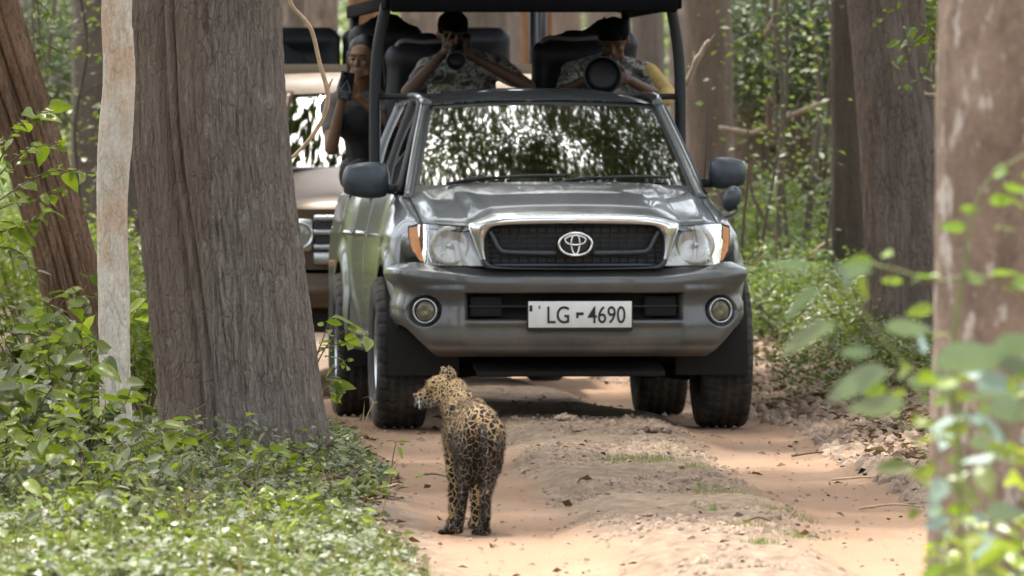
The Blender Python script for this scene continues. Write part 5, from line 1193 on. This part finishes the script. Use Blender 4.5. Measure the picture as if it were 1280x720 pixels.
bushy('leafy_shrub', "shrub with yellow green leaves between the pale trunk and the large trunk", 182, 51.5, .74, 7, 170, ['small', 'bright'], .9, .24, group=GL)
bushy('leafy_shrub', "silvery green shrub left of the pale trunk's foot", 60, 46.2, .64, 8, 190, ['silver', 'bright', 'mid'], 1.15, .36, group=GL)
bushy('leafy_shrub', "wide leaved shrub at the left edge beneath the bright shrubs", 5, 44.5, .55, 7, 150, ['silver', 'bright'], 1.15, .32, group=GL)
bushy('leafy_shrub', "low shrub covering the foot of the pale trunk", 112, 45.6, .44, 7, 140, ['silver', 'mid', 'bright'], .95, .26, group=GL)
bushy('leafy_shrub', "low dark green shrub below the pale trunk, nearest the camera", 110, 42.6, .30, 7, 130, ['mid', 'silver', 'small'], .75, .28, group=GL)
bushy('leafy_shrub', "small leaved shrub in the lower left corner", 20, 41.2, .26, 7, 120, ['small', 'silver'], .85, .28, group=GL)
bushy('small_leaved_plant', "small silver leaved plant in front of the large trunk's left foot", 235, 47.4, .26, 5, 70, ['silver', 'small'], .6, .12)
bushy('small_leaved_plant', "silver leaved plant in front of the middle of the large trunk", 285, 46.6, .24, 6, 90, ['silver'], .55, .16)
bushy('small_leaved_plant', "silver leaved plant hugging the right foot of the large trunk", 385, 47.0, .20, 6, 90, ['silver', 'small'], .55, .18)
bushy('small_leaved_plant', "low pale leaved plant right of the large trunk's foot", 440, 45.2, .12, 6, 70, ['silver', 'small'], .5, .16)
bushy('small_leaved_plant', "low silvery plant halfway down the verge, below the large trunk", 330, 43.2, .12, 7, 90, ['silver'], .5, .22)
bushy('small_leaved_plant', "low green plant at the bottom of the verge", 220, 41.0, .12, 7, 80, ['small', 'silver'], .5, .22)
VP = [(150, 44.0, .30, "leafy weed just right of the pale trunk's low shrubs"), (70, 43.6, .30, "leafy weed in the left verge, second from the left edge"), (205, 43.0, .20, "weed in the open verge below the large trunk's left foot"), (265, 44.4, .18, "weed below the middle of the large trunk"), (345, 45.4, .16, "weed just below the large trunk's right foot"),
      (60, 39.8, .18, "broad weed near the lower left corner"), (150, 40.2, .16, "weed near the bottom edge, below the pale trunk"), (300, 40.8, .14, "weed near the bottom edge, below the large trunk"), (400, 42.6, .12, "weed near the sandy edge of the verge"), (420, 40.0, .10, "weed at the bottom right corner of the verge"), (200, 38.8, .14, "weed touching the bottom edge of the view at the left"), (340, 38.8, .12, "weed touching the bottom edge of the view left of the sand"), (10, 42.6, .32, "leafy weed at the far left edge"), (455, 43.8, .10, "small weed leaning over the sand left of the leopard"), (70, 44.8, .40, "broad leaved weed standing in front of the pale trunk"), (30, 43.2, .40, "tall broad leaved weed at the left, below the bright shrubs"),
      (120, 42.0, .30, "broad leaved weed on the verge under the pale trunk's shrubs"), (185, 44.8, .30, "broad leaved weed at the left foot of the large trunk"), (50, 41.4, .30, "leafy weed in the lower left of the verge"), (170, 41.4, .22, "leafy weed in the middle of the open verge"), (250, 42.0, .20, "leafy weed in the open verge below the groove of the large trunk"),
      (320, 44.6, .20, "leafy weed hiding the foot of the large trunk, middle"), (375, 44.8, .18, "leafy weed at the right edge of the large trunk's foot"), (270, 45.8, .26, "upright leafy weed touching the large trunk"), (90, 38.6, .20, "leafy weed cut off by the lower left edge of the view"), (365, 41.2, .14, "leafy weed near the sand, lower verge")]
for px, Yc, h, lab in VP: bushy('verge_weed', lab, px, Yc, h, 6, 54, rnd.choice((['silver', 'small'], ['silver', 'bright', 'mid'], ['bright', 'small'])), rnd.uniform(.5, .75) * (1.25 if px < 200 else .9), .18, group='weeds in the left verge', rstem=.003)
leafy_plant('tall_stalk', "thin stalk with one round pale leaf against the large trunk", GP(227, 45.8), [[(0, 0, 0), (.006, 0, .12), (.028, 0, .23)]], ['silver'], 1, 'stalk', sz=.75, rstem=.003)
# branch of fresh leaves at the upper left, in front of the leaning trunk
def spray(label, root_px, root_py, Yc, branches, keys, n, sz, name='leafy_branch', rst=.006, stem='stembrown', spread=.02, cat='branch'):
    b = W(root_px, root_py, Yc); st = [[(W(px, py, Yc + dy) - b) for px, py, dy in br] for br in branches]
    return leafy_plant(name, label, b, st, keys, n, cat, None, stem, sz, rst, facing=.3, spread=spread)
spray("spray of fresh green leaves reaching in from the left edge across the leaning trunk", -60, 300, 49.5, [[(-60, 300, 0), (0, 250, 0), (60, 215, .1), (118, 215, .2)], [(-60, 300, 0), (-10, 230, 0), (30, 190, 0), (78, 178, .1)], [(-60, 300, 0), (0, 200, 0), (20, 160, 0), (60, 135, 0)],
      [(-60, 300, 0), (-20, 270, 0), (30, 250, 0), (85, 235, .1)], [(-60, 300, 0), (0, 290, 0), (40, 275, 0), (60, 255, 0)]], ['small', 'small', 'bright'], 150, .95)
spray("drooping leafy branch hanging along the left edge below the fresh spray", -50, 330, 47, [[(-50, 330, 0), (0, 310, 0), (30, 320, 0), (40, 350, 0)], [(-50, 360, 0), (-10, 365, 0), (14, 390, 0), (20, 420, 0)]], ['silver', 'small'], 50, .9)
spray("small bright sprig high between the leaning trunk and the pale trunk", 30, -40, 56, [[(30, -40, 0), (46, 0, 0), (50, 40, 0), (58, 85, 0)], [(46, 0, 0), (60, 14, 0), (70, 32, 0)], [(50, 50, 0), (80, 66, 0), (112, 68, 0)]], ['small'], 42, .75)
spray("few bright leaves peeping out behind the pale trunk", 190, 130, 50, [[(190, 120, 0), (172, 138, 0), (168, 150, 0)], [(190, 180, 0), (172, 172, 0), (166, 170, 0)]], ['small'], 8, .9)
# plant beside the pickup's front wheel
spray("bright leaved plant growing out beside the large trunk, in front of the pickup's front wheel", 382, 545, 50.5, [[(382, 545, 0), (388, 480, 0), (410, 430, 0), (440, 408, 0)], [(384, 540, 0), (392, 460, 0), (405, 420, 0), (412, 396, 0)], [(384, 540, 0), (396, 490, 0), (420, 460, 0), (436, 448, 0)],
      [(384, 540, 0), (394, 500, 0), (412, 485, 0), (426, 492, 0)], [(384, 540, 0), (390, 470, 0), (398, 440, 0), (430, 428, 0), (462, 417, 0)]], ['bright', 'small'], 60, .95, 'leafy_plant', cat='plant')
# sapling by the leopard
sp_ = thing('seedling', "three leaved seedling standing alone at the edge of the sand, left of the leopard", 'seedling', W(489, 596, 46.4))
tube('stem', [(0, 0, -.03), (.004, 0, .06), (.014, 0, .12), (.022, 0, .155)], [.003, .003, .0025, .002], P['stembrown'], sp_, 6, 3)
place_leaf('bright', Vector((.020, 0, .155)), 1.2, .1, .2, .42, sp_); place_leaf('bright', Vector((.022, 0, .150)), -1.35, .05, -.3, .62, sp_); place_leaf('bright', Vector((.024, 0, .135)), -2.2, -1.1, .3, .52, sp_)
s2 = thing('seedling', "pale curled seedling just in front of the pickup's left front tyre", 'seedling', W(455, 530, 52.5)); tube('stem', [(0, 0, -.02), (.02, 0, .05), (.044, 0, .10), (.030, 0, .13)], .003, P['twig'], s2, 6, 3); place_leaf('silver', Vector((.030, 0, .13)), 1.3, .2, 0, .45, s2); place_leaf('small', Vector((.044, 0, .10)), -.9, .3, 0, .6, s2)
for px, py, Yc, sc, ya, lab in ((450, 538, 52.0, 1.0, 1.4, "pale dead leaf lying on the sand in front of the left tyres"), (410, 585, 48.0, .8, 1.1, "pale dead leaf on the verge right of the large trunk"), (880, 668, 41.6, .6, .4, "brown dead leaf low on the ridge")):
    t = bpy.data.objects.new('dead_leaf', LEAFM['silver' if sc > .7 else 'litter'][0]); COL.objects.link(t); t.location = W(px, py, Yc); t.location.z = gz1(t.location.x, Yc) + .012; t.rotation_euler = (.1, .3, ya); t.scale = (sc,) * 3; tag(t, lab, 'dead leaf')
# vine hanging in front of the vehicles
vn = thing('dry_vine', "thin pale forked vine hanging in front of the brown jeep and the woman", 'vine', W(362, 200, 50.3))
b0 = W(362, 200, 50.3)
tube('stem', [W(x, y, 50.3) - b0 for x, y in ((356, -30), (364, 5), (381, 25), (391, 42), (400, 80), (409, 112), (408, 135), (398, 158), (382, 180), (362, 200))], [.010, .010, .010, .010, .010, .012, .012, .010, .009, .007], P['twig'], vn, 8, 5)
tube('side_twig', [W(x, y, 50.3) - b0 for x, y in ((409, 114), (413, 104), (416, 98))], [.008, .006, .004], P['twig'], vn, 6, 3); tube('side_twig', [W(x, y, 50.3) - b0 for x, y in ((388, 172), (381, 182), (379, 188))], [.006, .005, .003], P['twig'], vn, 6, 3)
# broken stubs and dead branches on the right
def dead(label, pts, Yc, r0, r1, m='twig'):
    b = W(pts[0][0], pts[0][1], Yc); t = thing('dead_branch', label, 'branch', b); P0 = smoothpts([W(x, y, Yc) - b for x, y in pts], 5); k = len(P0); rr = np.linspace(r0, r1, k) * rng.uniform(.78, 1.15, k); rr[-1] *= .35; rr[-2] *= .8; rr[0] *= .6
    P0 = [p + Vector(rng.normal(0, r0 * .18, 3)) for p in P0]; V, F = tubedata(P0, list(rr), 9); mesh_py('limb', V, F, P[m], t)
    for q in range(2):
        a = P0[int(k * (.35 + .3 * q))]; e_ = a + Vector((rnd.uniform(-.12, .12), rnd.uniform(-.1, .1), rnd.uniform(.03, .14))); V, F = tubedata([a, a.lerp(e_, .5) + Vector((.01, 0, .012)), e_], [r0 * .35, r0 * .25, r0 * .08], 6); mesh_py('side_twig', V, F, P[m], t)
    return t
dead("pale broken branch stub sticking up beside the pickup's right roof post", [(860, 108), (868, 80), (886, 50)], 64, .017, .019, 'deadwood')
dead("long pale fallen branch crossing behind the pickup's right mirror", [(900, 158), (940, 166), (975, 150), (1010, 136), (1045, 122)], 70, .018, .020, 'deadwood')
dead("short pale broken stub at the top right of the brown trunks", [(955, 45), (965, 25), (975, 0), (980, -15)], 70, .012, .016, 'deadwood')
dead("dark curved twig behind the pickup's right mirror", [(960, 120), (962, 160), (968, 185)], 68, .02, .012, 'stembrown')
dead("thin crooked twig rising from the green growth right of the pickup", [(985, 330), (965, 290), (945, 255), (938, 215), (948, 190)], 69, .014, .010, 'stembrown')
dead("pale stick leaning in the green growth near the dark trunk", [(1000, 330), (1020, 312), (1050, 296)], 67, .012, .014)
dead("horizontal branch between the flared trunk and the blurred trunk", [(1128, 116), (1150, 120), (1180, 119)], 62, .016, .018, 'deadwood')
dead("twig lying beside the right front tyre", [(925, 325), (940, 330), (958, 318)], 56, .008, .006)
dead("thin bare stem standing beside the right mirror", [(928, 310), (930, 270), (936, 220), (934, 160)], 60, .010, .008, 'stembrown')
for i, (px, Yc, ln, an) in enumerate(((990, 50, .3, .4), (1040, 47, .4, -.3), (1090, 52, .35, .9), (480, 44.6, .28, 1.2), (520, 47.5, .2, -.7), (1075, 44, .3, .2), (930, 41, .15, .8), (1010, 57, .5, .1))):
    g = GP(px, Yc, .012); d2 = Vector((math.cos(an), math.sin(an), 0)) * ln
    o = tube('fallen_twig', [(0, 0, 0), d2 * .5 + Vector((0, .03, .015)), d2], [.006, .005, .003], P['twig' if i % 2 else 'stembrown'], None, 6, 3); o.location = g
    tag(o, ["thin twig on the right bank beyond the right rut", "longest twig lying low on the right bank", "twig among the clods below the flared trunk", "dark twig at the left edge of the sand below the seedling", "short twig on the sand left of the leopard", "twig near the foot of the blurred plant", "tiny twig on the near end of the ridge", "twig on the far end of the right bank"][i], 'twig')
# bright twig in front of the flared trunk, top right
spray("bright sprig of small leaves hanging in front of the flared trunk", 1200, 30, 59, [[(1200, 20, 0), (1160, 32, 0), (1135, 34, 0)], [(1200, 40, 0), (1150, 52, 0), (1115, 54, 0)], [(1190, 60, 0), (1168, 68, 0)], [(1160, 40, 0), (1128, 68, 0), (1116, 80, 0)], [(1170, 60, 0), (1150, 100, 0), (1116, 106, 0)], [(1130, 0, 0), (1100, 20, 0), (1090, 35, 0)]], ['small', 'bright', 'lime'], 52, .8, rst=.004)
# -- background shrubs and foliage masses
def mass(name, label, px, py0, py1, wpx, Yc, n, leaf, mk, depth=1.2, cat='shrub', nclump=30, group=None, stems=True, cl=.16):
    s = FPX / Yc; w = wpx / s; z1 = CH - (py0 - HZ) / s; z0 = CH - (py1 - HZ) / s; x = (px - 640) / s; zg = gz1(x, Yc)
    base = Vector((x, Yc, min(zg, z0))); t = thing(name, label, cat, base, group=group)
    c = rng.uniform(-1, 1, (nclump, 3)); c = c / np.maximum(1, np.linalg.norm(c, axis=1))[:, None]; c = c * (w / 2, depth, (z1 - z0) / 2) + (0, 0, (z0 + z1) / 2 - base.z)
    pos = np.repeat(c, n // nclump, 0); pos = pos + rng.normal(0, 1, pos.shape) * (cl, cl, cl * .6); pos[:, 2] = np.maximum(pos[:, 2], .01)
    o = scatter('foliage', pos, rng.uniform(.6, 1.2, len(pos)) * leaf, 'diamond', P[mk], t, (-.5, .8), .6); o['kind'] = 'stuff'
    if stems:
        V, F = [], []
        for k in range(0, nclump, 3):
            q = Vector(c[k]); v_, f_ = tubedata([(q.x * .3, q.y * .3, 0), q.lerp(Vector((q.x * .3, q.y * .3, 0)), .4) + Vector((0, 0, .03)), q], [.012, .009, .004], 5, False); kk = len(V); V += v_; F += [tuple(kk + j for j in f) for f in f_]
        mesh_py('stems', V, F, P['stembrown'], t)
    return t
BGR = 'shrubs behind the vehicles'
mass('background_shrub', "soft green undergrowth right of the pickup, behind its right mirror", 965, 235, 400, 110, 72, 5200, .06, 'leaf_bg', 1.5, group=BGR)
mass('background_shrub', "bright undergrowth right of the pickup's front tyre", 1000, 330, 440, 150, 66, 5200, .05, 'leaf_bg', 1.2, group=BGR, nclump=50)
mass('background_shrub', "undergrowth at the foot of the narrow dark trunk", 1080, 370, 450, 110, 62.5, 3000, .045, 'leaf_mid', .8, group=BGR, stems=False)
mass('background_shrub', "low green plants on the bank under the flared trunk", 1110, 425, 475, 120, 57, 1500, .045, 'leaf_mid', .9, group=BGR, nclump=40, cl=.12, stems=False)
mass('background_shrub', "small green plants on the bank right of the front tyre", 1020, 430, 475, 90, 57, 900, .04, 'leaf_mid', .9, group=BGR, nclump=30, cl=.12, stems=False)
mass('evergreen_shrub', "dark green hanging foliage filling the upper right between the brown trunks", 985, -30, 150, 150, 74, 14000, .05, 'leaf_dark', 1.2, nclump=110, cl=.11)
mass('evergreen_shrub', "dark green foliage lower down, left of the narrow dark trunk", 1000, 130, 290, 120, 76, 9000, .05, 'leaf_dark', 1.2, nclump=90, cl=.11)
mass('evergreen_shrub', "dark foliage behind the narrow dark trunk", 1060, -20, 300, 100, 80, 9000, .05, 'leaf_dark', 1.0, nclump=80, cl=.12)
mass('evergreen_shrub', "leafy gap at the top right between the flared and blurred trunks", 1150, -30, 60, 90, 70, 4500, .05, 'leaf_mid', 1.0, nclump=40, cl=.11)
mass('background_shrub', "bright fern like growth in the gap left of the leaning trunk's foot", 40, 270, 400, 130, 68, 5200, .05, 'leaf_bright', 1.2, group=BGR, nclump=50)
mass('background_shrub', "green growth in the narrow gap between the leaning and pale trunks", 118, 290, 420, 80, 64, 3000, .05, 'leaf_bright', 1.0, group=BGR)
mass('background_shrub', "green growth behind the pale trunk's foot", 175, 360, 480, 90, 60, 3200, .05, 'leaf_bright', 1.0, group=BGR)
mass('background_shrub', "hazy green growth at the upper left edge", 20, 180, 300, 120, 80, 4000, .06, 'leaf_bg', 1.2, group=BGR)
mass('background_shrub', "dim foliage above the leaning trunk's gap, top left", 70, -20, 160, 130, 90, 6000, .07, 'leaf_dark', 1.5, group=BGR, nclump=60)
mass('background_shrub', "dim green growth between the distant trunks at the left", 150, 100, 300, 120, 100, 5000, .08, 'leaf_bg', 1.5, group=BGR, nclump=50)
mass('background_shrub', "growth at the right edge behind the blurred trunk", 1220, 150, 420, 140, 76, 6000, .06, 'leaf_mid', 1.5, group=BGR, nclump=50)
mass('background_shrub', "green growth right of the flared trunk", 1165, 200, 400, 60, 72, 3000, .06, 'leaf_dark', 1.0, group=BGR, nclump=30)
for i, (px, Yc) in enumerate(((60, 130), (250, 135), (420, 140), (560, 132), (700, 145), (830, 135), (960, 128), (1100, 138), (1240, 130))):
    mass('distant_thicket', ["far thicket at the left edge", "far thicket behind the large trunk", "far thicket above the brown jeep", "far thicket behind the photographer in the cap", "far thicket between the two photographers", "far thicket behind the big lens", "far thicket right of the roof frame", "far thicket behind the flared trunk", "far thicket at the right edge"][i], px, -120, 330, 260, Yc, 9000, .13, ('leaf_bg', 'leaf_mid', 'leaf_dark')[i % 3], 3.0, nclump=60, group='distant thickets', cl=.35)
for sd, y0, y1, n in ((-1, 22, 100, 42000), (1, 22, 100, 42000)):
    Y = rng.uniform(y0, y1, n); X = np.where(sd < 0, XL(Y) - 2.2 - rng.uniform(0, 1, n) ** 1.3 * 8, XR(Y) + 1.6 + rng.uniform(0, 1, n) ** 1.3 * 8); k = fbm(X * .9, Y * .7, 0, 3, 19) > -.2; X, Y = X[k], Y[k]
    hh_ = .04 + .55 * np.clip(fbm(X * .6, Y * .5, 0, 3, 23) + .05, 0, 1); w_ = scatter('forest_floor_plants', np.stack([X, Y, gz(X, Y) + rng.uniform(0, 1, len(X)) * hh_], -1), rng.uniform(.05, .15, len(X)), 'diamond', P['leaf_mid'], None, (-.5, .8), .6)
    tag(w_, "low leafy plants covering the forest floor %s of the track" % ('left' if sd < 0 else 'right'), 'ground cover', kind='stuff')
w_ = scatter('distant_forest', np.stack([rng.uniform(-60, 60, 60000), rng.uniform(150, 175, 60000), rng.uniform(0, 12, 60000)], -1), rng.uniform(.4, .9, 60000), 'diamond', P['leaf_dark'], None, (-.6, .9), .8); tag(w_, "distant forest closing the view between all the trunks", 'forest', kind='stuff')
for (a, b, y0, y1) in ((-60, -9, -20, 150), (9, 60, -20, 150)): 
    n = 26000; w_ = scatter('forest_understorey', np.stack([rng.uniform(a, b, n), rng.uniform(y0, y1, n), rng.uniform(0, 6, n) ], -1), rng.uniform(.3, .7, n), 'diamond', P['leaf_mid'], None, (-.6, .9), .8); tag(w_, "forest understorey to the %s of the track, outside the view" % ('left' if a < 0 else 'right'), 'forest', kind='stuff')
for i, (px, Yc, rr, ln) in enumerate(((968, 68, .022, .02), (982, 70, .016, -.05), (1008, 71, .028, .03), (1022, 67, .014, .06), (1048, 70, .020, -.03), (948, 66, .012, .08), (1000, 75, .03, -.02), (1160, 66, .02, .05), (68, 72, .022, -.06), (90, 66, .014, .03), (128, 70, .016, .02), (46, 75, .02, .05), (1034, 74, .02, .10), (1090, 78, .03, 0))):
    lab = ["thin sapling stem just right of the pickup's mirror", "thin leaning stem in the dark foliage right of the pickup", "thicker sapling in the dark foliage", "very thin leaning stem left of the narrow dark trunk", "sapling close beside the narrow dark trunk", "thin stem slanting behind the right mirror", "grey sapling far inside the foliage", "sapling between the flared and blurred trunks",
           "sapling in the green gap beside the leaning trunk", "thin stem between the leaning and pale trunks", "thin stem just left of the pale trunk", "sapling at the upper left behind the leaning trunk", "strongly leaning thin stem in the foliage", "sapling seen just left of the flared trunk"][i]
    b_ = GP(px, Yc, -.05); t = thing('sapling', lab, 'sapling', b_, group='thin saplings in the background')
    pts = [(ln * h + rnd.gauss(0, .025), rnd.gauss(0, .03), h) for h in np.linspace(0, 4.5, 10)]; tube('stem', pts, list(np.linspace(rr, rr * .5, 10)), P['bark_bg'], t, 7, 4)
    for q in range(3): h = rnd.uniform(.8, 2.6); e_ = Vector((ln * h + rnd.uniform(-.5, .5), rnd.uniform(-.3, .3), h + rnd.uniform(.1, .5))); V, F = tubedata([Vector((ln * h, 0, h)), Vector((ln * h, 0, h)).lerp(e_, .5) + Vector((0, 0, .05)), e_], [rr * .4, rr * .3, .002], 5); mesh_py('twig', V, F, P['bark_bg'], t)
    n_ = 260; c_ = np.array([(ln * h, 0, h) for h in rng.uniform(.6, 3.2, n_)]) + rng.normal(0, .22, (n_, 3)); o = scatter('leaves', c_, rng.uniform(.03, .07, n_), 'diamond', P['leaf_bg' if i % 2 else 'leaf_mid'], t, (-.5, .8), .6); o['kind'] = 'stuff'
# -- blurred plant close to the camera on the right
def fgleaf(px, py, Yc, yaw, pitch, roll, sc, key, par, b): return place_leaf(key, W(px, py, Yc) - b, yaw, pitch, roll, sc, par)
b = W(1215, 800, 24.5); fp = thing('foreground_plant', "out of focus plant with large pale bluish leaves at the lower right", 'plant', b)
def fst(pts, r, Yc=24.5, m='stemgreen', par=None, bb=None): tube('stem', [W(x, y, Yc) - (bb or b) for x, y in pts], r, P[m], par or fp, 8, 4)
fst([(1215, 800), (1205, 700), (1200, 600), (1195, 520), (1190, 470)], .005)
fst([(1195, 500), (1150, 470), (1105, 425), (1070, 380), (1040, 345), (1015, 335)], .003); fst([(1200, 620), (1150, 560), (1120, 520)], .003); fst([(1200, 640), (1250, 560), (1290, 480)], .003)
LV = [(1016, 332, 1.5, .05, .15, .62, 'pale'), (1030, 366, 1.8, -.25, .1, .78, 'pale'), (1052, 408, 1.7, -.15, .1, .95, 'pale'), (1050, 345, -1.0, .3, .2, .6, 'pale'), (1040, 330, -1.7, -.7, .2, .75, 'pale'), (1068, 355, -2.2, -.5, .6, 1.1, 'bright'), (1100, 408, -1.35, -.05, .15, .85, 'pale'),
      (1095, 440, 1.3, .0, .2, .6, 'pale'), (1120, 465, 1.5, -.2, .2, 1.0, 'pale'), (1140, 505, 1.5, -.05, .2, 1.05, 'pale'), (1130, 480, -1.3, .2, .3, .9, 'pale'), (1160, 455, -1.4, .3, .2, 1.1, 'pale'), (1150, 440, .4, .5, .2, .8, 'pale'), (1240, 455, -1.5, -.1, .2, .9, 'pale'), (1235, 432, -1.4, .1, .2, .9, 'pale')]
for px, py, ya, pi_, ro, sc, ky in LV: fgleaf(px, py, 24.5, ya, pi_ * 1.3, (ro + .75) * (1 if ya > 0 else -1), sc, ky, fp, b)
for i in range(150):
    px = rnd.uniform(1085, 1290); py = rnd.uniform(450, 725)
    if px < 1130 and (py > 560 or rnd.random() < .5): continue
    if px < 1150 and py > 620: continue
    fgleaf(px, py, rnd.uniform(24.0, 26.5), rnd.uniform(-3.1, 3.1), rnd.uniform(-.5, .3), rnd.choice((-1, 1)) * rnd.uniform(.3, 1.4), rnd.uniform(.4, .8), rnd.choice(['pale', 'pale', 'mid', 'lime', 'bright', 'mid']), fp, b)
b2 = W(1230, 760, 26.5); fq = thing('climbing_stem', "blurred slender stem with lime leaves crossing the near trunk on the right", 'plant', b2)
tube('stem', [W(x, y, 26.5) - b2 for x, y in ((1230, 760), (1215, 660), (1200, 560), (1188, 480), (1195, 400), (1205, 340), (1215, 270), (1240, 220), (1290, 190))], [.007, .006, .006, .006, .006, .005, .004, .003, .003], P['stemgreen'], fq, 8, 5)
tube('stem', [W(x, y, 26.5) - b2 for x, y in ((1204, 345), (1170, 352), (1130, 340), (1090, 330))], .0035, P['stemgreen'], fq, 6, 4); tube('stem', [W(x, y, 26.5) - b2 for x, y in ((1204, 345), (1240, 348), (1285, 365))], .0035, P['stemgreen'], fq, 6, 4)
for px, py, ya, sc, ky in ((1095, 328, 1.4, .8, 'lime'), (1118, 318, .6, .6, 'lime'), (1130, 352, 1.6, .7, 'lime'), (1140, 345, -1.3, .7, 'lime'), (1180, 348, 1.4, .8, 'lime'), (1200, 345, -1.4, .7, 'lime'), (1235, 345, -1.5, .8, 'lime'), (1260, 355, -1.2, .9, 'lime'), (1250, 362, -2.1, .7, 'lime'),
      (1225, 262, 1.2, .7, 'lime'), (1235, 250, -1.1, .8, 'lime'), (1210, 285, 1.3, .9, 'lime'), (1250, 232, -1.2, .9, 'lime'), (1262, 215, .5, .9, 'lime'), (1240, 285, -1.4, .8, 'lime'), (1275, 220, -1.2, 1.0, 'lime'), (1255, 250, -2.0, .8, 'lime'), (1190, 420, 1.4, .6, 'lime'), (1188, 500, 1.2, .7, 'lime'), (1170, 385, 1.2, .7, 'lime')):
    fgleaf(px, py, 26.5, ya, rnd.uniform(-.3, .3), rnd.gauss(0, .7), sc * 1.1, ky, fq, b2)
fr2 = thing('dark_fern', "dark blurred low growth at the foot of the near trunk, bottom right", 'plant', W(1225, 760, 27.5)); bb = W(1225, 760, 27.5)
for i in range(60): place_leaf(rnd.choice(['mid', 'bright']), W(rnd.uniform(1180, 1300), rnd.uniform(640, 760), rnd.uniform(27, 28.5)) - bb, rnd.uniform(-3, 3), rnd.uniform(-.6, .3), rnd.gauss(0, .4), rnd.uniform(.5, .9), fr2)
tube('stem', [(0, 0, -.1), (.02, 0, .1), (.03, 0, .25)], .008, P['stembrown'], fr2, 6)
